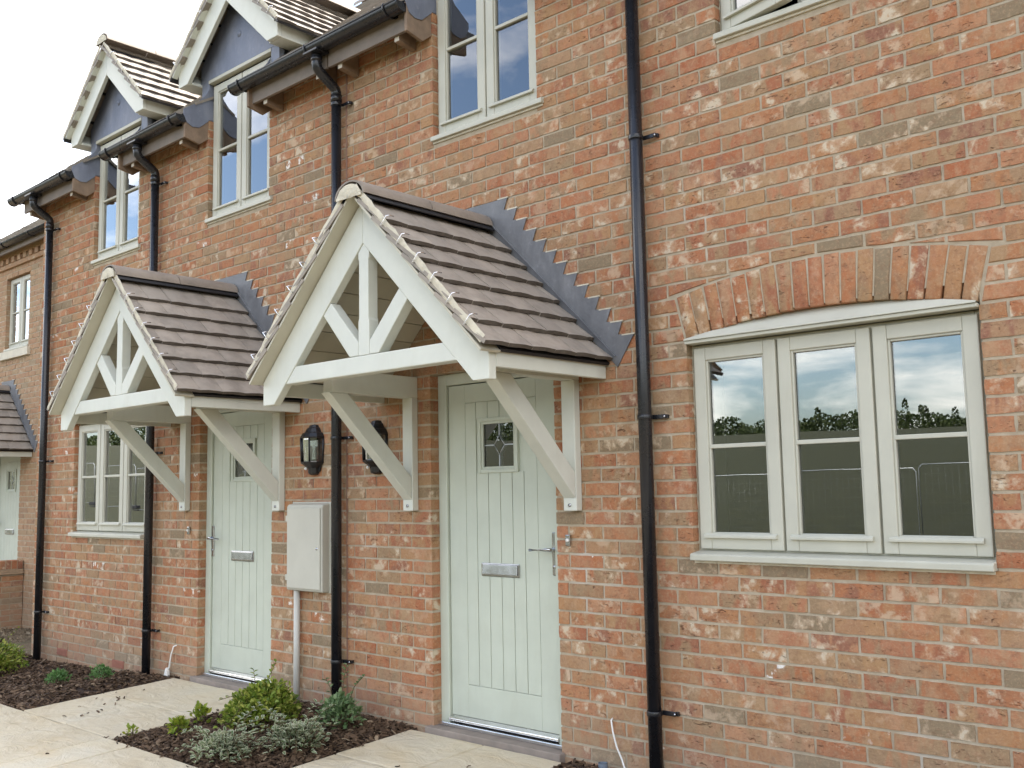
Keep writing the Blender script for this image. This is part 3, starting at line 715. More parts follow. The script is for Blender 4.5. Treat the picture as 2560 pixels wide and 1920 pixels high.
        outl = [(xc, 3.090 + z0)]
        for k in range(K): outl += [tips[k], lows[k]]
        outl = outl[:-1] + [base[K]]
        for a_, b_ in zip(outl, outl[1:]): fm.add([(a_[0], y0_, a_[1]), (b_[0], y0_, b_[1]), (b_[0], y1_, b_[1]), (a_[0], y1_, a_[1])], [(0, 1, 2, 3)])
        bm = bmesh.new(); vs_ = [bm.verts.new(v) for v in fm.v]
        for f_ in fm.f: bm.faces.new([vs_[q] for q in f_])
        bmesh.ops.remove_doubles(bm, verts=bm.verts[:], dist=.0002); bmesh.ops.translate(bm, vec=-ORG[C.name], verts=bm.verts[:])
        me = bpy.data.meshes.new('lead_flashing'); bm.to_mesh(me); bm.free(); fo = link('lead_flashing', me, 'lead', C)
        for k in range(K):
            pm = M(); xt = .229 + .0715 * k
            pm.box(xc + s * (xt - .075), xc + s * (xt + .004), yw - .0085, yw - .001, tips[k][1] + .0005, tips[k][1] + .0075); part('mortar_pointing', pm, 'verge_mortar', fo)
        ap = M(); d = Vector((s, 0, -1)).normalized(); n = Vector((s, 0, 1)).normalized(); a = Vector((xc, 0, 3.035 + z0)) + d * .12; b = a + d * 1.24
        ap.prism([(a.x + n.x * .016, a.z + n.z * .016), (b.x + n.x * .016, b.z + n.z * .016), (b.x + n.x * .020, b.z + n.z * .020), (a.x + n.x * .020, a.z + n.z * .020)], 'y', yw - .022, yw - .006); part('lead_soaker', ap, 'lead', C)
    # brackets: wall post and raking brace
    for px in posts:
        x0, x1 = xc + px - .044, xc + px + .044
        m = M(); m.box(x0, x1, yw - .050, yw - .001, 1.292 + z0, 1.9835 + z0); PO = part('bracket_post', m, 'paint_timber', C, .004)
        br = M(); br.prism([(yw - .051, 1.358 + z0), (yw - .051, 1.495 + z0), (yw - .540, 1.9835 + z0), (yw - .676, 1.9835 + z0)], 'x', x0 + .004, x1 - .004); part('bracket_brace', br, 'paint_timber', C, .004)
        tp = M(); tp.box(x0, x1, yw - .655, yw - .0015, 1.984 + z0, 2.115 + z0); part('bracket_beam', tp, 'paint_timber', C, .003)
        bt = M(); bt.lathe([(.009, 0), (.009, .006), (.0001, .008)], 0, 0, 10); bt.v = [((x0 + x1) / 2 + v[0], yw - .050 - v[2], 1.322 + z0 + v[1]) for v in bt.v]; part('bolt', bt, 'steel', C)
    return C

# ------------------------------------------------------------------ the two terraced houses
WTOP, ROOF_SL, EAVE_Y, EAVE_Z = 4.40, .82, -.255, 4.445
roof_z = lambda y: EAVE_Z + (y - EAVE_Y) * ROOF_SL
DORM = {'L': (-8.62, -6.622), 'R': (-3.98, -1.96)}
XSEAM, XL, XR = -5.266, -10.165, 2.2
house_R = root('terraced_house', 'brick terraced house at right with a green door and a wide three-light window', 'house', (-1.6, 0, 0), 'terraced brick houses')
house_L = root('terraced_house', 'middle brick terraced house between two black downpipes, with a green door and dormers', 'house', (-7.7, 0, 0), 'terraced brick houses')
def windows_of(tag_):
    return [(c - .430, c + .430) for c in DORM[tag_]]
DOOR_R, DOOR_L = -3.968, -6.625
arch_R, arch_L = Arch(-2.622, -1.256), Arch(-9.342, -7.976)
def build_house(H, tag_, x0, x1, doorx, ar, hinge_left, dlabel):
    ops = [(doorx - .4925, doorx + .4925, -.06, 2.118), (ar.a, ar.b, 1.052, 2.205)] + [(a, b, 3.572, WTOP + .1) for a, b in windows_of(tag_)]
    bops = [ops[0], (ar.a, ar.b, 1.052, 2.118)] + ops[2:]
    wall = mortar_core(H, 'wall', (0, 0, 0), 0, x0, x1, -.45, WTOP, ops)
    brick_wall(wall, (0, 0, 0), 0, x0, x1, -.40, WTOP, bops, (ar,))
    voussoirs(wall, ar, 19)
    door(H, doorx, hinge_left, dlabel)
    wp = window(H, ar.a, ar.b, 1.092, 2.098, 3, y=.045)
    # drip board and the sloping arched head infill
    m = M(); m.prism([(-.022, 2.099), (-.022, 2.116), (.05, 2.118), (.05, 2.099)], 'x', ar.a + .002, ar.b - .002); part('head_drip', m, 'paint_window', wp, .003)
    m = M(); n = 24; vs = []
    for i in range(n + 1):
        x = ar.a + (ar.b - ar.a) * i / n; h = ar.inn(x) - ar.zs; f = h / ar.rise
        x = min(max(x, ar.a + .003), ar.b - .003)
        vs += [(x, -.030, 2.1165), (x, -.030, 2.1205), (x, -.028 + .075 * f, 2.1215 + h + .002), (x, .06, 2.1185)]
    fs = []
    for i in range(n):
        for k in range(4): fs.append((i * 4 + k, (i + 1) * 4 + k, (i + 1) * 4 + (k + 1) % 4, i * 4 + (k + 1) % 4))
    m.add(vs, fs); part('arched_head', m, 'paint_window', wp)
    for i, c in enumerate(DORM[tag_]):
        op = R(14) if (tag_ == 'R' and i == 1) else 0
        window(H, c - .430, c + .430, 3.612, 4.742, 2, y=.045, bar=.49, sillx=(.0, .05), silly=-.025, open_left=op)
        dormer(H, c)
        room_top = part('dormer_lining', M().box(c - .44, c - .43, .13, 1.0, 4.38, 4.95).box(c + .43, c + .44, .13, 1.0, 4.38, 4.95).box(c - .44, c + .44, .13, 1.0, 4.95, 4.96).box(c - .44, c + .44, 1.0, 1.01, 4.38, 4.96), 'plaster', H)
    room(H, ar.a - .5, ar.b + .45, .33, 3.8, .05, 2.4)
    for q0, q1 in ((ar.a - .012, ar.a + .004), (ar.b - .004, ar.b + .012)): part('window_reveal', M().box(q0, q1, .125, .329, 1.05, 2.2), 'plaster', H)
    part('window_board', M().box(ar.a + .005, ar.b - .005, .125, .345, 1.05, 1.08), 'white_plastic', H, .004)
    part('reveal_head', M().box(ar.a + .005, ar.b - .005, .125, .329, 2.13, 2.2), 'plaster', H)
    for q0, q1, q2, q3 in ((ar.a - .5, ar.a - .013, .05, 2.4), (ar.b + .013, ar.b + .45, .05, 2.4), (ar.a - .012, ar.b + .012, .05, 1.049), (ar.a - .012, ar.b + .012, 2.201, 2.4)): part('inner_leaf', M().box(q0, q1, .30, .329, q2, q3), 'plaster', H)
    # upper rooms, one behind each dormer window, open upwards into the dormer
    for c in DORM[tag_]:
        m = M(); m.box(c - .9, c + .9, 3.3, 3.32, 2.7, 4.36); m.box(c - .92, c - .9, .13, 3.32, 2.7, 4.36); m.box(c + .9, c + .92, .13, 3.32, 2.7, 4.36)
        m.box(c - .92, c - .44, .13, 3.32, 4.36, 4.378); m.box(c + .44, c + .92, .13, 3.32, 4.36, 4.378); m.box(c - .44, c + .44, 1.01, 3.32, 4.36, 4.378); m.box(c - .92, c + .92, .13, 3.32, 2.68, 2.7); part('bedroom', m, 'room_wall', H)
    return wall
def dormer(H, c):
    sl, yf, yb = .93, -.12, -.085
    dtop = 5.515; D0 = M()
    zA = lambda r_: dtop - sl * r_
    # lead clad front: gable triangle over the window head and two cheek strips
    D0.prism([(c - .56, 4.776), (c + .56, 4.776), (c + .56, zA(.56) - .08), (c, dtop - .08), (c - .56, zA(.56) - .08)], 'y', .005, .05)
    D = part('dormer', D0, 'lead_cladding', H)
    for s in (-1, 1):
        m = M(); m.prism([(c + s * .436, 4.44), (c + s * .545, 4.44), (c + s * .545, 4.775), (c + s * .436, 4.775)], 'y', .004, .05); part('cheek_front', m, 'lead_cladding', D, .004)
        m = M(); m.prism([(.051, 4.43), (.48, roof_z(.48) - .11), (.48, 5.0), (.051, 5.0)], 'x', c + s * .445, c + s * .475); part('cheek', m, 'lead_cladding', D)
        bt = M(); bt.lathe([(.008, 0), (.008, .003), (.0001, .004)], 0, 0, 8); bt.v = [(c + s * .49 + v[0], .004 - v[2], 4.62 + v[1]) for v in bt.v]; part('fixing', bt, 'black_plastic', D)
        b = M(); b.prism([(c, dtop), (c + s * .70, zA(.70)), (c + s * .70, 4.745), (c + s * .565, 4.745), (c, 5.262)], 'y', yf, yb); part('bargeboard', b, 'paint_timber', D, .004)
        # boxed eaves return, verge soffit, roof deck
        m = M(); m.prism([(c + s * .695, 4.745), (c + s * .70, zA(.70) - .01), (c + s * .66, zA(.66) - .02), (c + s * .54, 4.765), (c + s * .54, 4.745)], 'y', yb + .001, .40); part('eaves_box', m, 'paint_timber', D, .003)
        m = M(); m.prism([(c, dtop), (c + s * .76, zA(.76)), (c + s * .77, zA(.76) + .012), (c, dtop + .022)], 'y', -.165, .33); part('roof_deck', m, 'damp_membrane', D)
        m = M(); m.prism([(c, dtop - .014), (c + s * .72, zA(.72) - .014), (c + s * .72, zA(.72)), (c, dtop)], 'y', -.166, yf + .001); part('verge_soffit', m, 'paint_timber', D)
        m = M(); m.prism([(c + s * .28, 5.02), (c + s * .52, 4.803), (c, 4.803), (c, 5.262)], 'y', yb + .04, yb + .041) if False else None
        th = math.atan(sl); e_up = Vector((-s * math.cos(th), 0, math.sin(th))); O = Vector((c + s * .775, -.17 if s > 0 else 1.18, zA(.775) + .045))
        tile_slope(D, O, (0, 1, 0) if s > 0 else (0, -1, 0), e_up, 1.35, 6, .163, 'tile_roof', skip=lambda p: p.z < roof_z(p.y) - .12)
        n = Vector((s * math.sin(th), 0, math.cos(th))); rc = random.Random(int(abs(c) * 10)); vm = M()
        rough_strip(vm, [Vector((c + s * .02, -.166, dtop + .012)), Vector((c + s * .745, -.166, zA(.745) + .016))], n, .035, .005, 18, rc, (0, -1, 0), .007); part('verge_mortar', vm, 'verge_mortar', D)
        for k in range(5):
            p = Vector((c + s * (.775 - .1194 * (k + 1) + .015), -.17, zA(.775 - .1194 * (k + 1)) + .03)); m = M()
            m.tube([p + n * -.03 + Vector((0, -.01, 0)), p + n * .024 + Vector((0, -.01, 0)), p + n * .030 + Vector((0, .012, 0)), p + n * .024 + Vector((0, .045, 0))], .003, 6); part('tile_clip', m, 'aluminium', D)
        # lead apron and brown timber return at the eaves beside the window
        x0 = c + s * .438; x1 = c + s * .462
        m = M(); m.prism([(-.205, 4.25), (-.07, 4.222), (.003, 4.28), (.003, 4.44), (-.205, 4.44)], 'x', x0, x1); part('eaves_return', m, 'brown_timber', D, .003)
        m = M(); m.prism([(-.222, 4.438), (-.19, 4.370), (-.142, 4.348), (-.083, 4.354), (.003, 4.43), (.003, 4.70), (-.03, 4.64), (-.10, 4.56), (-.222, 4.475)], 'x', x0 - s * .006, x0 - s * .0015); part('lead_apron', m, 'lead_cladding', D, .001)
    ridge_line(D, c, -.172, 1.25, dtop + .040, .115, .45)
    em = M(); em.lathe([(.0001, 0), (.05, .003), (.098, .0)], 0, 0, 14, 0, math.pi); em.v = [(c + v[0], -.176 - v[2], dtop + .034 + v[1] * .74) for v in em.v]; part('ridge_mortar', em, 'verge_mortar', D)
    m = M(); m.box(c - .440, c + .440, .0, .05, 4.744, 4.773); part('head_board', m, 'paint_window', D, .004)
    bs = M(); bs.lathe([(.0001, .014), (.014, .012), (.020, .004), (.026, .002), (.026, 0)], 0, 0, 16); bs.v = [(c + v[0], .004 - v[2], 5.03 + v[1]) for v in bs.v]; part('lead_dot', bs, 'lead_cladding', D)
wall_L = build_house(house_L, 'L', XL, XSEAM - .012, DOOR_L, arch_L, False, 'pale green planked door with its handle at the left')
wall_R = build_house(house_R, 'R', XSEAM, XR, DOOR_R, arch_R, True, 'pale green planked door with its handle at the right')
part('movement_joint', M().box(XSEAM - .0135, XSEAM + .002, -.001, .05, -.40, 4.36), 'sealant', house_R)
# air bricks low in the middle house
for (a, z) in ((-9.585, .020), (-8.495, .020)):
    m = M(); m.box(a, a + .212, -.004, .03, z - .062, z); A = part('air_brick', m, 'terracotta', house_L, .002)
    for k in range(5):
        s = M(); s.box(a + .012, a + .2, -.0065, -.0035, z - .056 + k * .0112, z - .0515 + k * .0112); part('louvre', s, 'terracotta', A)
# roofs, eaves
def skip_dormers(tag_, p):
    return any(abs(p.x - c) < .47 for c in DORM[tag_]) and p.y < .55
def build_roof(H, tag_, x0, x1):
    yr = 4.2; segs = []; xs = x0
    for c in DORM[tag_]: segs.append((xs, c - .476)); xs = c + .476
    segs.append((xs, x1)); m = M()
    for a, b in segs: m.prism([(EAVE_Y + .03, roof_z(EAVE_Y + .03) - .035), (.60, roof_z(.60) - .035), (.60, roof_z(.60) - .075), (EAVE_Y + .03, roof_z(EAVE_Y + .03) - .06)], 'x', a, b)
    m.prism([(.60, roof_z(.60) - .035), (yr, roof_z(yr) - .035), (yr, roof_z(yr) - .075), (.60, roof_z(.60) - .075)], 'x', x0, x1)
    m.prism([(yr, roof_z(yr) - .035), (yr + 4.2, EAVE_Z), (yr + 4.2, EAVE_Z - .04), (yr, roof_z(yr) - .075)], 'x', x0, x1)
    RF = part('roof', m, 'damp_membrane', H)
    th = math.atan(ROOF_SL); e_up = Vector((0, math.cos(th), math.sin(th)))
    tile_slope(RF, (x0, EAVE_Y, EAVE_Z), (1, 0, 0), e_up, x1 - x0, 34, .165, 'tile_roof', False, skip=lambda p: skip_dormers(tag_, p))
    m = M(); nn = int((x1 - x0) / .45)
    for i in range(nn):
        a = x0 + (x1 - x0) * i / nn; b = x0 + (x1 - x0) * (i + 1) / nn - .006; k = 8
        vs = [(xx, yr + .13 * math.cos(math.pi * j / k), roof_z(yr) - .085 + .11 * math.sin(math.pi * j / k)) for xx in (a, b) for j in range(k + 1)]
        m.add(vs, [(j, j + 1, k + 2 + j, k + 1 + j) for j in range(k)], True)
    part('ridge_tiles', m, 'tile_ridge', RF, kind='stuff')
    # fascia, rafter feet between the dormers
    for i, (a, b) in enumerate(segs):
        a2 = a - .02 if i else a + .02; b2 = b + .02 if i < len(segs) - 1 else b
        f = M(); f.box(a2, b2, -.172, -.148, 4.276, 4.425); part('fascia', f, 'fascia_timber', RF, .003)
        s = M(); s.box(a2, b2, -.147, -.005, 4.392, 4.398); part('soffit', s, 'brown_timber', RF)
        n = max(2, int((b - a) / .40)); 
        for k in range(n):
            x = a + .12 + (b - a - .24) * k / max(1, n - 1); ft = M(); ft.prism([(-.147, 4.245), (-.005, 4.225), (-.005, 4.391), (-.147, 4.391)], 'x', x - .022, x + .022); part('rafter_foot', ft, 'brown_timber', RF, .003)
            fe = M(); fe.box(x - .021, x + .021, -.1495, -.1475, 4.246, 4.2755); part('rafter_end', fe, 'rafter_end', RF)
    return RF, segs
RF_L, seg_L = build_roof(house_L, 'L', XL - .10, XSEAM - .008)
RF_R, seg_R = build_roof(house_R, 'R', XSEAM - .006, XR)
# end walls and back so the terrace is a solid block
for H, xa in ((house_L, XL), (house_R, XR)):
    m = M(); x0_, x1_ = (xa, xa + .10) if xa < 0 else (xa - .1, xa)
    m.prism([(.1001, -.45), (8.3, -.45), (8.3, 4.40), (4.2, roof_z(4.2) - .08), (.1001, roof_z(.10) - .12)], 'x', x0_, x1_); part('end_wall', m, 'brick', H)
for H, a, b in ((house_L, XL + .1, XSEAM - .01), (house_R, XSEAM - .008, XR - .1)):
    part('back_wall', M().box(a, b, 8.2, 8.3, -.45, 4.39), 'brick', H)

# ------------------------------------------------------------------ gutters and downpipes
def gutter(x0, x1, label, outlet):
    G = root('rain_gutter', label, 'gutter', (x0, -.225, 4.36), 'black half-round gutters along the eaves'); yc, zc, r_ = -.228, 4.425, .056
    m = M(); n = 12; vs = []
    for x in (x0, x1):
        for rr in (r_, r_ - .004):
            for j in range(n + 1): t = math.pi + math.pi * j / n; vs.append((x, yc + rr * math.cos(t), zc + rr * math.sin(t)))
    q = n + 1; fs = []
    for j in range(n): fs += [(j, j + 1, 2 * q + j + 1, 2 * q + j), (q + j, 3 * q + j, 3 * q + j + 1, q + j + 1), (j, q + j, q + j + 1, j + 1), (2 * q + j, 2 * q + j + 1, 3 * q + j + 1, 3 * q + j)]
    fs += [(0, 2 * q, 3 * q, q), (n, q + n, 3 * q + n, 2 * q + n)]
    m.add(vs, fs, True); o = part('trough', m, 'black_plastic', G); o.modifiers.new('s', 'EDGE_SPLIT').split_angle = R(40)
    rim = M(); rim.tube([(x0, yc - r_ + .001, zc), (x1, yc - r_ + .001, zc)], .006, 8); part('rim', rim, 'black_plastic', G)
    for x in (x0, x1):
        e = M(); e.prism([(yc + (r_ + .004) * math.cos(math.pi + math.pi * j / 12), zc + (r_ + .004) * math.sin(math.pi + math.pi * j / 12)) for j in range(13)], 'x', x - .006, x + .006); part('end_cap', e, 'black_plastic', G, .002)
    nb = max(2, int((x1 - x0) / .6))
    for k in range(nb):
        x = x0 + .12 + (x1 - x0 - .24) * k / (nb - 1); b = M()
        b.tube([(x, yc + .062 * math.cos(math.pi + math.pi * j / 10), zc + .062 * math.sin(math.pi + math.pi * j / 10)) for j in range(11)], .006, 6); b.box(x - .015, x + .015, -.1745, -.166, zc - .05, zc + .01); b.tube([(x, yc - .062, zc), (x, yc - .057, zc + .012), (x, yc - .04, zc + .010)], .005, 6)
        part('bracket', b, 'black_plastic', G)
    if outlet is not None:
        b = M(); b.box(outlet - .075, outlet + .075, yc - .06, yc + .05, zc - .062, zc - .045); b.tube([(outlet, yc, zc - .06), (outlet, yc, zc - .115)], .037, 14); part('outlet', b, 'black_plastic', G, .004)
    return G
gutter(-10.38, -9.06, 'short black gutter at the far left corner of the eaves', -9.88)
gutter(-8.38, -7.062, 'black gutter between the left and the middle dormer', -7.79)
gutter(-6.31, -4.43, 'longest black gutter, between the middle dormer and the dormer cut by the top edge', -5.305)
gutter(-3.50, -2.42, 'black gutter above the tall pipe beside the wide window', -2.838)
def downpipe(x, label, clips, top=True, zbot=-.2):
    D = root('downpipe', label, 'downpipe', (x, -.06, zbot), 'black round downpipes'); r_ = .034; yp = -.062
    m = M(); m.tube([(x, yp, zbot), (x, yp, 4.13)], r_, 20); part('pipe', m, 'black_plastic', D)
    nk = M(); nk.tube([(x, -.228, 4.345), (x, -.228, 4.30), (x, -.222, 4.275), (x, -.205, 4.255), (x, -.095, 4.185), (x, -.070, 4.165), (x, yp, 4.145), (x, yp, 4.10)], r_ + .001, 18); part('swan_neck', nk, 'black_plastic', D)
    part('socket', M().tube([(x, -.228, 4.315), (x, -.228, 4.345)], r_ + .005, 18), 'black_plastic', D); part('socket', M().tube([(x, yp, 4.075), (x, yp, 4.125)], r_ + .005, 18), 'black_plastic', D)
    for z in clips:
        c = M(); c.tube([(x, yp, z - .012), (x, yp, z + .012)], r_ + .0045, 20); c.box(x + .02, x + .098, -.030, -.020, z - .011, z + .011); c.box(x + .09, x + .105, -.021, -.001, z - .010, z + .010)
        CL = part('clip', c, 'black_plastic', D, .003)
        s = M(); s.lathe([(.007, 0), (.007, .003), (.0001, .005)], 0, 0, 10); s.v = [(x + .092 + v[0], -.030 - v[2], z + v[1]) for v in s.v]; part('screw', s, 'steel', CL)
    for z in clips[:0]: pass
    return D
downpipe(-9.88, 'black downpipe at the far left corner of the middle house', (.335, 1.765, 4.06), zbot=-.16)
downpipe(-7.79, 'black downpipe passing behind the left porch canopy', (.325, 1.765, 4.06), zbot=-.12)
downpipe(-5.305, 'black downpipe between the two porch canopies beside the meter box', (.325, 1.77, 4.06), zbot=-.10)
downpipe(-2.838, 'tall black downpipe nearest the wide window', (.325, 1.755, 3.19), zbot=-.10)

# ------------------------------------------------------------------ porch canopies
canopy(-4.015, 'nearer gabled porch canopy, in front of the middle black downpipe')
canopy(-6.690, 'middle gabled porch canopy, over the door beside the meter box')

# ------------------------------------------------------------------ things fixed to the wall
def lantern(x, zb, label):
    L = root('wall_lantern', label, 'wall lamp', (x, 0, zb), 'black half lanterns'); N = 6
    def ring(r_, z, sq=1.0): return [(x + r_ * math.cos(t), -abs(r_ * sq) * math.sin(t) - .004, z) for t in [math.pi * k / N for k in range(N + 1)]]
    def shell(prof, nm, mt):
        m = M(); vs = []
        for r_, z in prof: vs += ring(r_, zb + z)
        fs = []
        for i in range(len(prof) - 1):
            for k in range(N): fs.append((i * (N + 1) + k, i * (N + 1) + k + 1, (i + 1) * (N + 1) + k + 1, (i + 1) * (N + 1) + k))
        fs.append(tuple(range(N + 1))); fs.append(tuple(range((len(prof) - 1) * (N + 1) + N, (len(prof) - 1) * (N + 1) - 1, -1)))
        m.add(vs, fs); return part(nm, m, mt, L)
    bp = M(); bp.prism([(x - .06, zb + .02), (x + .06, zb + .02), (x + .085, zb + .09), (x + .085, zb + .26), (x + .05, zb + .325), (x - .05, zb + .325), (x - .085, zb + .26), (x - .085, zb + .09)], 'y', -.012, -.001); part('back_plate', bp, 'black_lamp', L, .004)
    shell([(.030, .0), (.046, .010), (.050, .045), (.062, .055), (.095, .078), (.098, .088), (.088, .092)], 'base', 'black_lamp')
    shell([(.100, .250), (.102, .258), (.084, .285), (.070, .292), (.055, .318), (.045, .324), (.036, .340), (.006, .346)], 'roof', 'black_lamp')
    for k in range(N + 1):
        if k % 2: continue
        t = math.pi * k / N; m = M(); m.tube([(x + .090 * math.cos(t), -.090 * math.sin(t) - .006, zb + .09), (x + .096 * math.cos(t), -.096 * math.sin(t) - .006, zb + .252)], .0065, 6); part('glazing_post', m, 'black_lamp', L)
    g = M(); vs = ring(.086, zb + .092) + ring(.092, zb + .250); g.add(vs, [(k, k + 1, N + 2 + k, N + 1 + k) for k in range(N)]); part('pane', g, 'glass', L)
    rf = M(); rf.box(x - .045, x + .045, -.016, -.0125, zb + .105, zb + .235); part('reflector', rf, 'aluminium', L)
    bl = M(); bl.lathe([(.0001, zb + .20), (.012, zb + .195), (.017, zb + .17), (.012, zb + .14), (.010, zb + .10), (.0001, zb + .095)], x, -.045, 12); part('bulb', bl, 'white_plastic', L)
    pir = M(); pir.lathe([(.0001, zb + .032), (.008, zb + .036), (.011, zb + .043), (.008, zb + .050), (.0001, zb + .054)], x - .032, -.058, 12); part('sensor', pir, 'white_plastic', L)
lantern(-5.615, 1.535, 'black half lantern on the wall above the meter box')
lantern(-4.955, 1.525, 'black half lantern half hidden behind the porch brace')
MB_ = root('meter_box', 'cream meter cabinet on the brick wall beside the left green door', 'meter box', (-5.64, 0, .755))
m = M(); m.prism([(-.002, .752), (-.060, .752), (-.070, .762), (-.070, 1.318), (-.060, 1.334), (-.002, 1.345)], 'x', -5.848, -5.448); part('cabinet', m, 'grp', MB_, .008)
m = M(); m.box(-5.865, -5.432, -.010, -.001, .745, 1.352); part('flange', m, 'grp', MB_, .003)
m = M(); m.box(-5.834, -5.462, -.079, -.0705, .770, 1.312); DR = part('cabinet_door', m, 'grp', MB_, .005)
m = M(); m.lathe([(.0001, .004), (.008, .004), (.010, 0)], 0, 0, 12); m.v = [(-5.495 + v[0], -.079 - v[2], 1.04 + v[1]) for v in m.v]; part('lock', m, 'steel', DR)
for z in (.84, 1.24): m = M(); m.box(-5.856, -5.836, -.076, -.060, z - .02, z + .02); part('hinge', m, 'grp', MB_, .003)
m = M(); m.tube([(-5.775, -.035, -.1), (-5.775, -.035, .752)], .0215, 16); part('conduit', m, 'upvc_grey', MB_)
for x, lab in ((-3.392, 'small brass and silver doorbell right of the nearer door'), (-7.252, 'small brass and silver doorbell left of the farther door')):
    B = root('doorbell', lab, 'doorbell', (x, 0, 1.11), 'doorbells')
    m = M(); m.box(x - .016, x + .016, -.016, -.001, 1.106, 1.166); part('plate', m, 'steel', B, .004)
    m = M(); m.lathe([(.010, 0), (.010, .005), (.0001, .007)], 0, 0, 14); m.v = [(x + v[0], -.016 - v[2], 1.136 + v[1]) for v in m.v]; part('button', m, 'white_plastic', B)
C1 = root('cable', 'thin white cable hanging at the foot of the wall near the tall downpipe', 'cable', (-3.1, -.02, 0))
m = M(); m.tube([(-3.138, .004, .250), (-3.135, -.016, .243), (-3.122, -.022, .19), (-3.098, -.026, .12), (-3.064, -.03, .065), (-3.03, -.05, .02), (-2.99, -.08, .0), (-2.95, -.09, -.01)], .0045, 8); part('lead_wire', m, 'white_plastic', C1)
m = M(); m.tube([(-3.05, -.06, .012), (-3.02, -.075, .03), (-2.985, -.06, .02), (-3.0, -.04, .005)], .006, 8); part('cable_end', m, 'white_plastic', C1)
C2 = root('cable', 'white cable with taped end left of the farther doorstep', 'cable', (-7.47, -.02, 0))
m = M(); m.tube([(-7.42, .004, .232), (-7.435, -.018, .225), (-7.465, -.024, .15), (-7.48, -.028, .06), (-7.50, -.035, .02)], .006, 8); part('lead_wire', m, 'white_plastic', C2)
m = M(); m.prism([(-7.545, -.04), (-7.475, -.035), (-7.482, .035), (-7.497, .06), (-7.510, .045)], 'y', -.05, -.022); part('taped_end', m, 'white_plastic', C2, .006)
m = M(); m.tube([(-3.165, -.055, -.15), (-3.165, -.055, .038)], .024, 16, cap=False); m.tube([(-3.165, -.055, -.15), (-3.165, -.055, .038)], .0205, 16, cap=False); m.tube([(-3.165, -.055, .0375), (-3.165, -.055, .0385)], .0245, 16, cap=False)
thing('pipe_stub', m, 'grey_plastic', 'short grey plastic pipe sticking up at the foot of the right wall', 'pipe')

# ------------------------------------------------------------------ neighbouring house, set back 1.5 m
YN, NX0, NX1 = 1.5, -19.0, -10.6
NB_ = root('brick_house', 'set-back brick house with toothed eaves course at the left edge', 'house', (-14.5, YN, 0))
n_win, n_door = (-15.05, -14.235), (-14.9 - .4925 + .04, -14.9 + .4925 + .04)
n_ops = [(n_win[0], n_win[1], 3.45, 4.62), (n_door[0], n_door[1], -.4, 2.118)]
nwall = mortar_core(NB_, 'wall', (0, YN, 0), 0, NX0, NX1, -.6, 5.02, n_ops)
brick_wall(nwall, (0, YN, 0), 0, -17.2, NX1, -.55, 4.72, n_ops, cap=300, mat='brick_buff')
for q0, q1, q2 in ((4.735, 4.80, .035), (4.885, 4.955, .055)): part('string_course', M().box(NX0, NX1, YN - q2, YN + .05, q0, q1), 'brick_buff', nwall, .004)
x = -16.6
while x < NX1 - .1:
    m = M(); m.box(x, x + .105, YN - .050, YN + .05, 4.8015, 4.8835); part('dentil', m, 'brick_buff', nwall, .004); x += .2
x = -16.6
while x < NX1 - .1:
    for (z_, yy) in ((4.7365, -.037), (4.8865, -.057)):
        pass
    x += .225
nwp = window(NB_, n_win[0], n_win[1], 3.56, 4.60, 2, y=YN + .06, yface=YN, silly=YN - .02, sillx=(.0, .0))
m = M(); m.box(n_win[0] - .12, n_win[1] + .08, YN - .045, YN + .1, 3.40, 3.515); part('stone_sill', m, 'stone_sill', NB_, .006)
m = M(); m.box(n_win[0] - .01, n_win[1] + .01, YN - .010, YN + .02, 4.61, 4.735); part('lintel', m, 'stone_sill', NB_) if False else None
room(NB_, -16.2, -13.2, YN + .15, YN + 3.5, 2.9, 4.9)
nd = door(NB_, -14.86, False, 'pale green planked door half hidden by a low wall', y=YN)
e = math.atan(.745); m = M(); ye, ze = YN - .20, 5.06; nz = lambda y: ze + (y - ye) * .745
m.prism([(ye + .02, nz(ye + .02) - .04), (YN + 2.6, nz(YN + 2.6) - .04), (YN + 5.4, ze), (YN + 5.4, ze - .05), (YN + 2.6, nz(YN + 2.6) - .09), (ye + .02, nz(ye + .02) - .08)], 'x', NX0, NX1); NRF = part('roof', m, 'damp_membrane', NB_)
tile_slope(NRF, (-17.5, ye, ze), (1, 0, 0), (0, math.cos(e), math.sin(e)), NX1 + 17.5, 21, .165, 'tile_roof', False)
m = M(); m.box(NX0, NX1, YN - .16, YN - .13, 4.90, 5.045); part('fascia', m, 'fascia_timber', NB_)
m = M(); m.box(NX1 - .1, NX1, YN + .101, YN + 5.3, -.6, 5.0); part('end_wall', m, 'brick', NB_)
G = root('rain_gutter', 'dark gutter on the set-back house at the left edge', 'gutter', (-14, YN - .21, 4.95)); m = M(); n = 10
vs = [(x_, YN - .215 + rr * math.cos(math.pi + math.pi * j / n), 5.02 + rr * math.sin(math.pi + math.pi * j / n)) for x_ in (NX0, NX1) for rr in (.058, .053) for j in range(n + 1)]; q = n + 1; fs = []
for j in range(n): fs += [(j, j + 1, 2 * q + j + 1, 2 * q + j), (q + j, 3 * q + j, 3 * q + j + 1, q + j + 1), (j, q + j, q + j + 1, j + 1), (2 * q + j, 2 * q + j + 1, 3 * q + j + 1, 3 * q + j)]
m.add(vs, fs, True); part('trough', m, 'black_plastic', G)
for x_ in (-16.4, -15.5, -14.6, -13.7, -12.8, -11.9, -11.0):
    b = M(); b.tube([(x_, YN - .215 + .064 * math.cos(math.pi + math.pi * j / 10), 5.02 + .064 * math.sin(math.pi + math.pi * j / 10)) for j in range(11)], .008, 6); part('bracket', b, 'black_plastic', G)
canopy(-14.88, 'far porch canopy at the left edge, behind the corner downpipe', yw=YN, posts=())
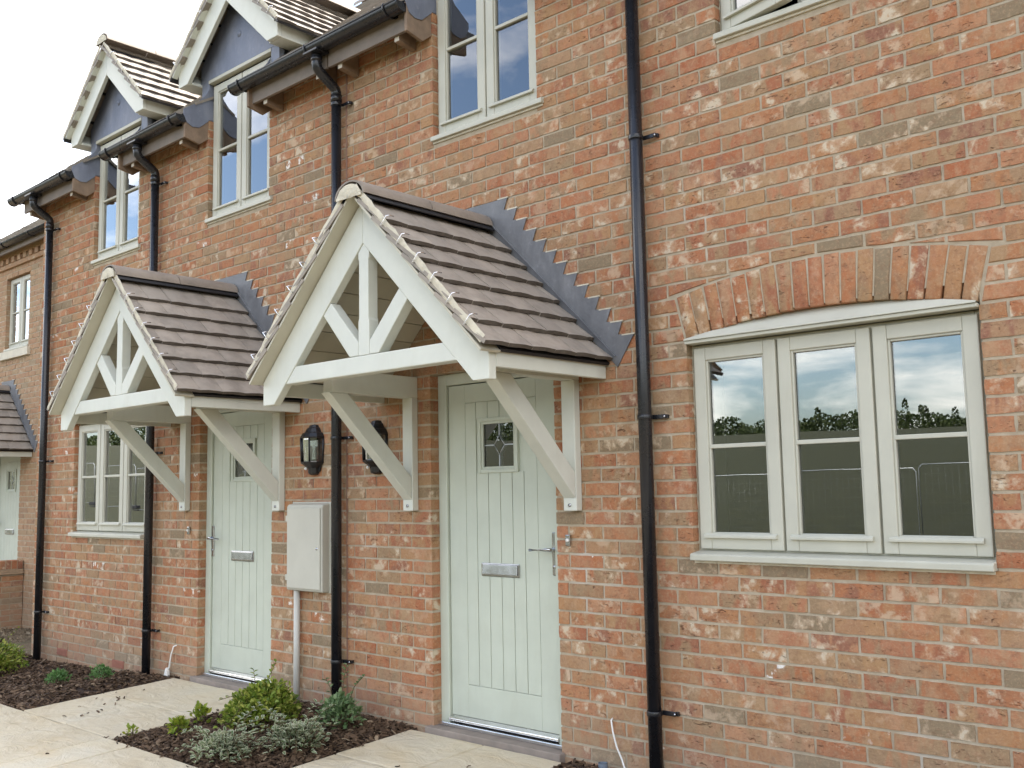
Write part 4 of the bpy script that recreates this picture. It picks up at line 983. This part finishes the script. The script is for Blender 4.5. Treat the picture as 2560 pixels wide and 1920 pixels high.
# low garden wall running forward from the set-back house
GWX, GWT = -14.13, .585
GW = root('garden_wall', 'low brick garden wall with brick-on-edge coping at the left edge', 'garden wall', (GWX, 0, -.3))
gcore = mortar_core(GW, 'wall', (GWX, 0, 0), math.pi / 2, -2.2, YN - .01, -.55, .40, [], .0042, .20)
brick_wall(gcore, (GWX, 0, 0), math.pi / 2, -2.2, YN - .01, -.5, .39, cap=250, depth=.05)
for q0, q1, q2 in ((.405, .435, .03), (.436, .466, .018)): part('tile_creasing', M().box(GWX - .225, GWX + q2, -2.2, YN - .012, q0, q1), 'brown_brick', GW, .003)
cme = None
for k in range(49):
    y0_ = YN - .015 - .075 * (k + 1); m = M(); m.box(GWX - .21, GWX + .004, y0_ + .005, y0_ + .07, .474, GWT)
    part('coping_brick', m, 'brick', GW, .003)
m = M(); m.box(GWX - .20, GWX - .002, -2.19, YN - .014, .467, GWT - .004); part('coping_mortar', m, 'mortar', GW)

# ------------------------------------------------------------------ ground, paving, beds
def ground_z(x, y):
    base = -.30 if x < -10.6 else -.16
    if -12 < x <= -10.2: base = -.16 + (-.14) * min(1, (-10.2 - x) / 1.2)
    far = max(0.0, math.hypot(min(0, x + 8), min(0, y)) - 22) if y < -10 else 0.0; return base + min(far, 330) * .060
gm = M(); xs = [-900, -500, -260, -140, -80, -50, -34, -26, -22, -19, -17] + [-16 + .5 * i for i in range(14)] + [-9, -7, -5, -3, 0, 4, 9, 16, 30, 60, 140, 400, 900]
ys = [-900, -600, -420, -300, -220, -170, -144, -120, -90, -60, -40, -28, -20, -16, -14, -12, -10, -8, -6, -5, -4, -3, -2, -1, 0, 1, 2, 3, 5, 9, 20, 60, 200, 900]
rg = random.Random(2); vs = [(x, y, ground_z(x, y) + (rg.uniform(-.02, .02) if -20 < x < 8 and -9 < y < 4 else 0)) for y in ys for x in xs]; nx = len(xs)
gm.add(vs, [(j * nx + i, j * nx + i + 1, (j + 1) * nx + i + 1, (j + 1) * nx + i) for j in range(len(ys) - 1) for i in range(nx - 1)], True)
g = link('ground', gm.mesh('ground'), 'ground'); g['kind'] = 'structure'
PATHS = [(-7.36, -6.05), (-4.60, -3.415)]; YP = -1.195; YP2 = -3.20
FALL = .046      # the paving falls away from the wall
def fall(m):
    m.v = [(v[0], v[1], v[2] + FALL * min(0, v[1])) for v in m.v]; return m
pm = M(); 
for a, b in PATHS: pm.box(a + .004, b - .004, YP, -.047, -.10, -.009)
pm.box(-12.2, 2.2, YP2, YP - .0005, -.10, -.009)
def split_y(m): return m
pav = link('paving', fall(pm).mesh('paving'), 'joint_mortar'); pav['kind'] = 'structure'; ORG[pav.name] = Vector((0, 0, 0))
rp = random.Random(4)
def slab(x0, x1, y0, y1):
    m = M(); n = 7; g_ = .0055; top = rp.uniform(-.0015, .0015); vs = []
    outline = []
    for (a, b) in (((x0 + g_, y0 + g_), (x1 - g_, y0 + g_)), ((x1 - g_, y0 + g_), (x1 - g_, y1 - g_)), ((x1 - g_, y1 - g_), (x0 + g_, y1 - g_)), ((x0 + g_, y1 - g_), (x0 + g_, y0 + g_))):
        for k in range(n): t = k / n; outline.append((a[0] + (b[0] - a[0]) * t + rp.uniform(-.0022, .0022), a[1] + (b[1] - a[1]) * t + rp.uniform(-.0022, .0022)))
    c = ((x0 + x1) / 2, (y0 + y1) / 2); N = len(outline)
    vs = [(p[0], p[1], -.03) for p in outline] + [(p[0], p[1], top - .004) for p in outline] + [(c[0] + (p[0] - c[0]) * .985, c[1] + (p[1] - c[1]) * .985, top + rp.uniform(-.0008, .0008)) for p in outline]
    fs = [(i, (i + 1) % N, N + (i + 1) % N, N + i) for i in range(N)] + [(N + i, N + (i + 1) % N, 2 * N + (i + 1) % N, 2 * N + i) for i in range(N)] + [tuple(range(2 * N, 3 * N))]
    m.add(vs, fs); part('paving_slab', fall(m), 'paving', pav)
for (a, b), sp_ in zip(PATHS, (.67, .60)):
    slab(a, a + sp_, -.62, -.050); slab(a + sp_, b, -.62, -.050); slab(a, a + sp_, YP, -.62); slab(a + sp_, b, YP, -.62)
xx = -12.2; i = 0; wds = [.60, .90, .45, .75, .60, .85]
rows_y = [(YP - .66, YP), (YP - 1.32, YP - .66), (YP2, YP - 1.32)]
for ri, (a, b) in enumerate(rows_y):
    xx = -12.2; brk = [-11.4, -10.6, -9.9, -9.05, -8.3, -7.6, -6.72, -6.12, -5.78, -4.75, -4.02, -3.4, -2.6, -1.8, -1.1, -.3, .5, 1.3, 2.2]
    for q_ in brk:
        q2 = q_ + (0 if ri == 0 else (-.33 if ri == 1 else .18)); q2 = min(q2, 2.2)
        if q_ == 2.2: q2 = 2.2
        if q2 - xx > .15: slab(xx, q2, a, b); xx = q2
# planting beds: soil mounds topped with bark
def bed_h(x, y, x0, x1):
    e = min(x - x0, x1 - x, y - YP, -y + .05); e = max(0, min(1, e / .22)); wav = .012 * math.sin(x * 5.3 + y * 3.1) + .010 * math.sin(x * 11 - y * 7)
    base = -.010 + FALL * y
    if x < -7.4: base -= .080 * min(1, (-7.4 - x) / 1.0) + .035 * max(0, min(1, (-8.4 - x) / 1.2))
    return base + e * (.035 + wav)
BEDS = [(-10.9, -7.365), (-6.045, -4.605), (-3.41, 2.2)]
rm_ = random.Random(9)
for (x0, x1) in BEDS:
    m = M(); NX = int((x1 - x0) / .07) + 2; NY = 20
    vs = [(x0 + (x1 - x0) * i / (NX - 1), YP + (.03 - YP) * j / (NY - 1), 0) for j in range(NY) for i in range(NX)]
    vs = [(x, y, bed_h(x, y, x0, x1) - .012 + rm_.uniform(-.004, .004)) for x, y, _ in vs]
    m.add(vs, [(j * NX + i, j * NX + i + 1, (j + 1) * NX + i + 1, (j + 1) * NX + i) for j in range(NY - 1) for i in range(NX - 1)], True)
    # skirt
    for x in (x0, x1): m.add([(x, YP, -.25), (x, .03, -.25), (x, .03, .0), (x, YP, bed_h(x, YP, x0, x1) - .012)], [(0, 1, 2, 3)])
    so = link('planting_bed', m.mesh('planting_bed'), 'soil'); so['kind'] = 'structure'
def chip(m, c, L, rng, zrot, tilt):
    Wd = L * rng.uniform(.28, .6); T = rng.uniform(.002, .006); rot = Matrix.Rotation(zrot, 3, 'Z') @ Matrix.Rotation(tilt, 3, 'X') @ Matrix.Rotation(rng.uniform(-.6, .6), 3, 'Y')
    b_ = rng.uniform(-.004, .006); P = [(-L / 2, -Wd * .3, 0), (0, -Wd / 2, b_), (L / 2, -Wd * .25, 0), (L / 2, Wd * .25, 0), (0, Wd / 2, b_), (-L / 2, Wd * .35, 0)]
    vs = [c + rot @ Vector(p) for p in P] + [c + rot @ Vector((p[0], p[1], p[2] - T)) for p in P]
    m.add(vs, [(0, 1, 4, 5), (1, 2, 3, 4)] + [(i, 6 + i, 6 + (i + 1) % 6, (i + 1) % 6) for i in range(6)])
mul = M()
for (x0, x1), cnt in zip(BEDS, (9000, 6500, 2600)):
    xb = x1 if x1 < 2 else -1.2; xa = x0 if x0 > -10.5 else -10.9
    for k in range(cnt):
        x = rm_.uniform(xa, xb); y = rm_.uniform(YP, -.005); z = bed_h(x, y, x0, x1) + rm_.uniform(-.008, .012)
        chip(mul, Vector((x, y, z)), rm_.uniform(.016, .055), rm_, rm_.uniform(0, 6.3), rm_.uniform(-.5, .5))
o = link('bark_mulch', mul.mesh('bark_mulch'), 'bark'); o['kind'] = 'stuff'; o['label'] = 'dark brown bark chips covering the planting beds'; o['category'] = 'bark mulch'
sc_ = M()
for k in range(46):
    t = rm_.random()
    if t < .35: x, y = rm_.uniform(-7.3, -6.75), rm_.uniform(-1.15, -.4)
    elif t < .6: x, y = rm_.uniform(-6.1, -4.6), YP - abs(rm_.gauss(0, .05))
    elif t < .75: x, y = -6.05 - abs(rm_.gauss(0, .03)), rm_.uniform(YP, -.1)
    elif t < .85: x, y = -4.6 + abs(rm_.gauss(0, .03)), rm_.uniform(YP, -.1)
    else: x, y = rm_.uniform(-7.4, -3.6), rm_.uniform(-2.2, -.2)
    if (BEDS[1][0] < x < BEDS[1][1] or x < -7.37) and y > YP: continue
    chip(sc_, Vector((x, y, .007 + FALL * y)), rm_.uniform(.012, .04), rm_, rm_.uniform(0, 6.3), rm_.uniform(-.12, .12))
o = link('loose_bark', sc_.mesh('loose_bark'), 'bark'); o['kind'] = 'stuff'; o['label'] = 'loose bark chips scattered on the pale paving'; o['category'] = 'bark chips'

cl = M(); rk = random.Random(31)
for k in range(2600):
    x, y = rk.uniform(-14.1, -10.1), rk.uniform(-1.2, 1.45); r_ = rk.uniform(.008, .035) * (1 if rk.random() < .9 else 1.8); z = ground_z(x, y) + rk.uniform(-.01, .012)
    n = 5; vs = [(x + r_ * math.cos(t) * rk.uniform(.7, 1.2), y + r_ * math.sin(t) * rk.uniform(.7, 1.2), z - .01) for t in [6.283 * q / n for q in range(n)]] + [(x + rk.uniform(-.3, .3) * r_, y + rk.uniform(-.3, .3) * r_, z + r_ * rk.uniform(.4, .8))]
    cl.add(vs, [(q, (q + 1) % n, n) for q in range(n)])
o = link('soil_clods', cl.mesh('soil_clods'), 'clod'); o['kind'] = 'stuff'; o['label'] = 'rough clods of bare soil below the low garden wall'; o['category'] = 'soil'
# ------------------------------------------------------------------ plants
def leaf(m, rim, p, d, up, L, Wd, fold=.25, curl=.15):
    d = d.normalized(); s = d.cross(up)
    if s.length < 1e-3: s = Vector((1, 0, 0))
    s.normalize(); n = s.cross(d).normalized(); o0 = len(m.v)
    mid = [p, p + d * L * .35 + n * L * .02, p + d * L * .72 - n * L * curl * .4, p + d * L - n * L * curl]
    l = [p + d * L * .33 + s * Wd * .5 + n * Wd * fold, p + d * L * .70 + s * Wd * .42 + n * (Wd * fold - L * curl * .4)]
    r_ = [p + d * L * .33 - s * Wd * .5 + n * Wd * fold, p + d * L * .70 - s * Wd * .42 + n * (Wd * fold - L * curl * .4)]
    m.v += [tuple(v) for v in mid + l + r_]
    for f in ((0, 1, 4), (1, 2, 5, 4), (2, 3, 5), (0, 6, 1), (1, 6, 7, 2), (2, 7, 3)): m.f.append(tuple(i + o0 for i in f)); m.sm.append(True)
    rim += [.35, 0, 0, .9, 1, 1, 1, 1]
def plant(name, label, cat, c, rx, ry, h, nleaf, L, mat, seed, shape='dome', sprigs=(), aspect=.55, group=None, stems=14):
    rng = random.Random(seed); c = Vector(c); P = root(name, label, cat, c, group); m = M(); rim = []; st = M()
    tips = []
    for k in range(stems):
        a = rng.uniform(0, 6.28); rr = math.sqrt(rng.random()); t = Vector((c.x + rx * rr * math.cos(a) * .9, c.y + ry * rr * math.sin(a) * .9, c.z + h * (1 - rr * rr * .75) * rng.uniform(.55, .98)))
        midp = c.lerp(t, .5) + Vector((0, 0, h * .12)); st.tube([c + Vector((rng.uniform(-.02, .02), rng.uniform(-.02, .02), -.02)), midp, t], [.004, .003, .0015], 5); tips.append((midp, t))
    lumps = [(rng.uniform(0, 6.28), rng.uniform(.3, .95), rng.uniform(.75, 1.15)) for _ in range(11)]
    for k in range(nleaf):
        a = rng.uniform(0, 6.28); u = rng.random() ** .6
        zf = math.sqrt(max(0, 1 - u * u)); depth = rng.random() ** .45
        bulge = 1.0
        for la, lu, lk in lumps:
            dd = (math.cos(a) * u - math.cos(la) * lu) ** 2 + (math.sin(a) * u - math.sin(la) * lu) ** 2
            bulge += (lk - 1) * 1.2 * math.exp(-dd * 9)
        bulge *= rng.uniform(.88, 1.06)
        p = c + Vector((rx * u * math.cos(a) * bulge * (.55 + .45 * depth), ry * u * math.sin(a) * bulge * (.55 + .45 * depth), h * (.10 + .90 * zf * (.35 + .65 * depth)) * bulge))
        out = Vector((math.cos(a) * u, math.sin(a) * u, .35 + zf)); d = out.normalized() + Vector((rng.gauss(0, .55), rng.gauss(0, .55), rng.gauss(0, .45)))
        leaf(m, rim, p, d, Vector((rng.gauss(0, .5), rng.gauss(0, .5), 1)), L * rng.uniform(.65, 1.25), L * aspect * rng.uniform(.8, 1.2))
    if name == 'trailing_plant':      # straggling shoots that reach out over the bark
        sprigs = list(sprigs) + [(math.cos(a_) * l_, math.sin(a_) * l_ * .8, rng.uniform(.03, .20), rng.randint(7, 11)) for a_, l_ in [(rng.uniform(0, 6.28), rng.uniform(.10, .30)) for _ in range(22)]]
    for (dx, dy, dz_, n) in sprigs:
        q0 = c + Vector((dx * .25, dy * .25, h * .4)); q1 = c + Vector((dx, dy, dz_)); midp = q0.lerp(q1, .5) + Vector((0, 0, .05)); st.tube([q0, midp, q1], [.003, .0025, .0015], 5)
        for k in range(n):
            t = (k + .5) / n; p = q0.lerp(midp, t * 2) if t < .5 else midp.lerp(q1, t * 2 - 1); side = (-1) ** k
            dv = (q1 - q0).normalized(); sv = dv.cross(Vector((0, 0, 1))).normalized(); leaf(m, rim, p, dv * .5 + sv * side + Vector((0, 0, rng.uniform(-.1, .5))), Vector((0, 0, 1)), L * rng.uniform(.8, 1.2), L * aspect)
    me = m.mesh('foliage', ORG[P.name]); at = me.attributes.new('rim', 'FLOAT', 'POINT'); at.data.foreach_set('value', rim)
    link('foliage', me, mat, P); part('stem', st, 'stem', P); return P
plant('shrub', 'largest golden green bush, in front of the thin grey conduit', 'shrub', (-5.43, -.57, -.03), .28, .25, .31, 3300, .034, 'leaf_golden', 1, stems=26, sprigs=((.02, .12, .40, 12), (-.2, .1, .33, 10), (.22, .05, .30, 10), (-.28, -.1, .16, 9), (.12, -.28, .10, 9)))
plant('trailing_plant', 'pale variegated trailing plant at the front edge of the middle bed', 'plant', (-5.02, -1.06, -.045), .22, .16, .15, 380, .036, 'leaf_variegated', 2, sprigs=((-.32, .02, .06, 9), (.22, -.10, .04, 8), (-.24, -.17, .04, 9), (.05, -.22, .04, 8), (-.18, .27, .18, 9), (-.12, .32, .24, 10), (.2, .12, .16, 8), (-.3, -.08, .12, 9)), stems=14)
plant('trailing_plant', 'pale variegated trailing plant right of the largest bush', 'plant', (-4.84, -.72, -.03), .22, .20, .14, 400, .036, 'leaf_variegated', 3, sprigs=((-.30, .02, .18, 10), (.22, -.14, .05, 8), (.02, -.30, .05, 9), (.16, -.28, .06, 9), (.14, .18, .24, 9), (-.08, .22, .22, 10), (.28, .02, .12, 8)), stems=14)
plant('shrub', 'loose grey-green plant climbing beside the middle downpipe', 'shrub', (-4.97, -.31, -.01), .18, .13, .22, 560, .036, 'leaf_sage', 4, sprigs=((-.04, .10, .37, 12), (.10, .12, .31, 10), (-.20, .06, .27, 9), (.15, .02, .16, 8)), stems=12)
plant('small_plant', 'small lime green plant nearer the front corner of the middle bed', 'plant', (-5.69, -.95, -.04), .062, .06, .125, 90, .038, 'leaf_lime', 5, group='small lime green plants', stems=6)
plant('small_plant', 'small lime green plant close to the path, beside the largest bush', 'plant', (-5.85, -.71, -.03), .066, .058, .10, 80, .038, 'leaf_lime', 6, group='small lime green plants', stems=6)
plant('seedling', 'tiny sprouting weed at the pointed corner of the middle bed', 'plant', (-5.97, -1.10, -.045), .05, .045, .05, 26, .028, 'leaf_lime', 12, stems=4)
plant('shrub', 'green bush cut by the left edge of the picture', 'shrub', (-9.50, -.62, -.15), .36, .32, .36, 2800, .034, 'leaf_golden', 7, stems=22, sprigs=((.2, -.1, .34, 9), (.1, .2, .42, 9), (.34, .05, .2, 9)))
plant('small_plant', 'small blue-green plant in the left bed, farther from the black pipe', 'plant', (-8.36, -.52, -.11), .14, .12, .14, 460, .027, 'leaf_green', 8, group='small blue-green plants', aspect=.4)
plant('small_plant', 'small blue-green plant in the left bed, below the air brick', 'plant', (-8.00, -.33, -.09), .16, .11, .15, 460, .027, 'leaf_green', 9, group='small blue-green plants', aspect=.4)

# ------------------------------------------------------------------ what the windows mirror: site fence, far wood, a person
def fence_panel(x, y, ang, lab):
    F = root('site_fence', lab, 'fence panel', (x, y, ground_z(x, y)), 'temporary mesh fence panels'); z0 = ground_z(x, y); ca, sa = math.cos(ang), math.sin(ang)
    P = lambda u, z: (x + u * ca, y + u * sa, z0 + z)
    m = M(); m.tube([P(-1.7, .1), P(-1.7, 1.9), P(-1.62, 2.0), P(1.62, 2.0), P(1.7, 1.9), P(1.7, .1), P(-1.7, .1)], .014, 8); part('frame', m, 'galvanised', F)
    w_ = M()
    for k in range(1, 22): w_.tube([P(-1.7 + 3.4 * k / 22, .12), P(-1.7 + 3.4 * k / 22, 1.98)], .0008, 4)
    for k in range(1, 8): w_.tube([P(-1.68, .1 + 1.9 * k / 8), P(1.68, .1 + 1.9 * k / 8)], .0008, 4)
    part('mesh', w_, 'galvanised', F)
    for u in (-1.7, 1.7): b = M(); q = P(u, 0); b.box(q[0] - .3, q[0] + .3, q[1] - .11, q[1] + .11, z0 - .02, z0 + .13); part('foot_block', b, 'damp_membrane', F, .02)
for k in range(14): fence_panel(-4 - 3.46 * k, -21 + .25 * k, -.07, 'galvanised mesh fence panel standing in the field opposite the houses')
wd = M(); rw = random.Random(21)
for k in range(420):
    an = math.pi * (.5 + .47 * (k + rw.random()) / 420); rad0 = rw.uniform(345, 385); x = -8 - rad0 * math.sin(an - math.pi / 2) ; y = -rad0 * math.cos(an - math.pi / 2); tall = rw.random() < .12
    if y > -16: continue
    h = rw.uniform(4.5, 7.5) + 2.0 * math.sin(k * .13) + (4 if tall else 0); rr = rw.uniform(2.6, 4.6) if not tall else 1.5; z0 = ground_z(x, y) - 1.0
    for j in range(130):
        a = rw.uniform(0, 6.28); v = rw.uniform(.02, 1); rad = rr * math.sqrt(max(.03, 1 - (v * 1.5 - .5) ** 2 if v > .33 else 1)) * rw.uniform(.5, 1.05); c = Vector((x + rad * math.cos(a), y + rad * math.sin(a), z0 + h * v)); s = rw.uniform(.28, .7)
        n = Vector((rw.gauss(0, 1), rw.gauss(0, 1), rw.gauss(0, 1))).normalized(); t = n.orthogonal().normalized(); b = n.cross(t); wd.add([c + t * s, c + b * s * .8, c - t * s, c - b * s * .8], [(0, 1, 2, 3)])
o = link('distant_woodland', wd.mesh('distant_woodland'), 'leaf_wood'); o['kind'] = 'stuff'; o['label'] = 'dark band of far trees mirrored in the window panes'; o['category'] = 'woodland'
def skinned(name, pts, edges, mat, parent, sub=2):
    me = bpy.data.meshes.new(name); o_ = ORG[parent.name]; me.from_pydata([tuple(Vector(p[:3]) - o_) for p in pts], edges, []); o = link(name, me, mat, parent)
    sk = o.modifiers.new('skin', 'SKIN'); sk.use_smooth_shade = True
    for v, p in zip(me.skin_vertices[0].data, pts): v.radius = (p[3], p[4] if len(p) > 4 else p[3])
    me.skin_vertices[0].data[0].use_root = True
    s = o.modifiers.new('sub', 'SUBSURF'); s.levels = sub; s.render_levels = sub; return o
px, py = -29.5, -7.2; pz = ground_z(px, py)
PE = root('person', 'distant person in white hard hat and lime high-visibility jacket mirrored in left window', 'person', (px, py, pz))
Q = lambda x, y, z, *r: (px + x, py + y, pz + z, *r)
skinned('body', [Q(0, 0, .95, .15, .11), Q(0, 0, 1.15, .14, .10), Q(0, .01, 1.38, .17, .11), Q(0, 0, 1.48, .065), Q(0, -.01, 1.57, .075), Q(0, -.01, 1.68, .085),
    Q(-.10, 0, .86, .085), Q(-.11, -.02, .48, .06), Q(-.11, .0, .08, .045), Q(-.11, -.13, .04, .04), Q(.10, 0, .86, .085), Q(.11, .02, .48, .06), Q(.11, .0, .08, .045), Q(.11, -.13, .04, .04),
    Q(-.20, 0, 1.40, .06), Q(-.27, .01, 1.12, .045), Q(-.25, -.08, .88, .035), Q(-.25, -.10, .78, .03), Q(.20, 0, 1.40, .06), Q(.27, .01, 1.12, .045), Q(.25, -.08, .88, .035), Q(.25, -.10, .78, .03)],
    [(0, 1), (1, 2), (2, 3), (3, 4), (4, 5), (0, 6), (6, 7), (7, 8), (8, 9), (0, 10), (10, 11), (11, 12), (12, 13), (2, 14), (14, 15), (15, 16), (16, 17), (2, 18), (18, 19), (19, 20), (20, 21)], 'navy_cloth', PE)
skinned('jacket', [Q(0, 0, .98, .175, .13), Q(0, 0, 1.18, .16, .12), Q(0, .01, 1.38, .185, .125), Q(0, 0, 1.47, .09), Q(-.21, 0, 1.40, .07), Q(-.275, .01, 1.12, .056), Q(-.26, -.07, .92, .048), Q(.21, 0, 1.40, .07), Q(.275, .01, 1.12, .056), Q(.26, -.07, .92, .048)],
    [(0, 1), (1, 2), (2, 3), (2, 4), (4, 5), (5, 6), (2, 7), (7, 8), (8, 9)], 'hi_vis', PE)
m = M(); m.lathe([(.074, pz + 1.56), (.090, pz + 1.64), (.088, pz + 1.70)], px, py - .01, 16); part('head', m, 'skin', PE)
m = M(); m.lathe([(.150, pz + 1.685), (.118, pz + 1.70), (.115, pz + 1.76), (.085, pz + 1.815), (.0001, pz + 1.835)], px, py - .015, 20); part('hard_hat', m, 'white_plastic', PE)
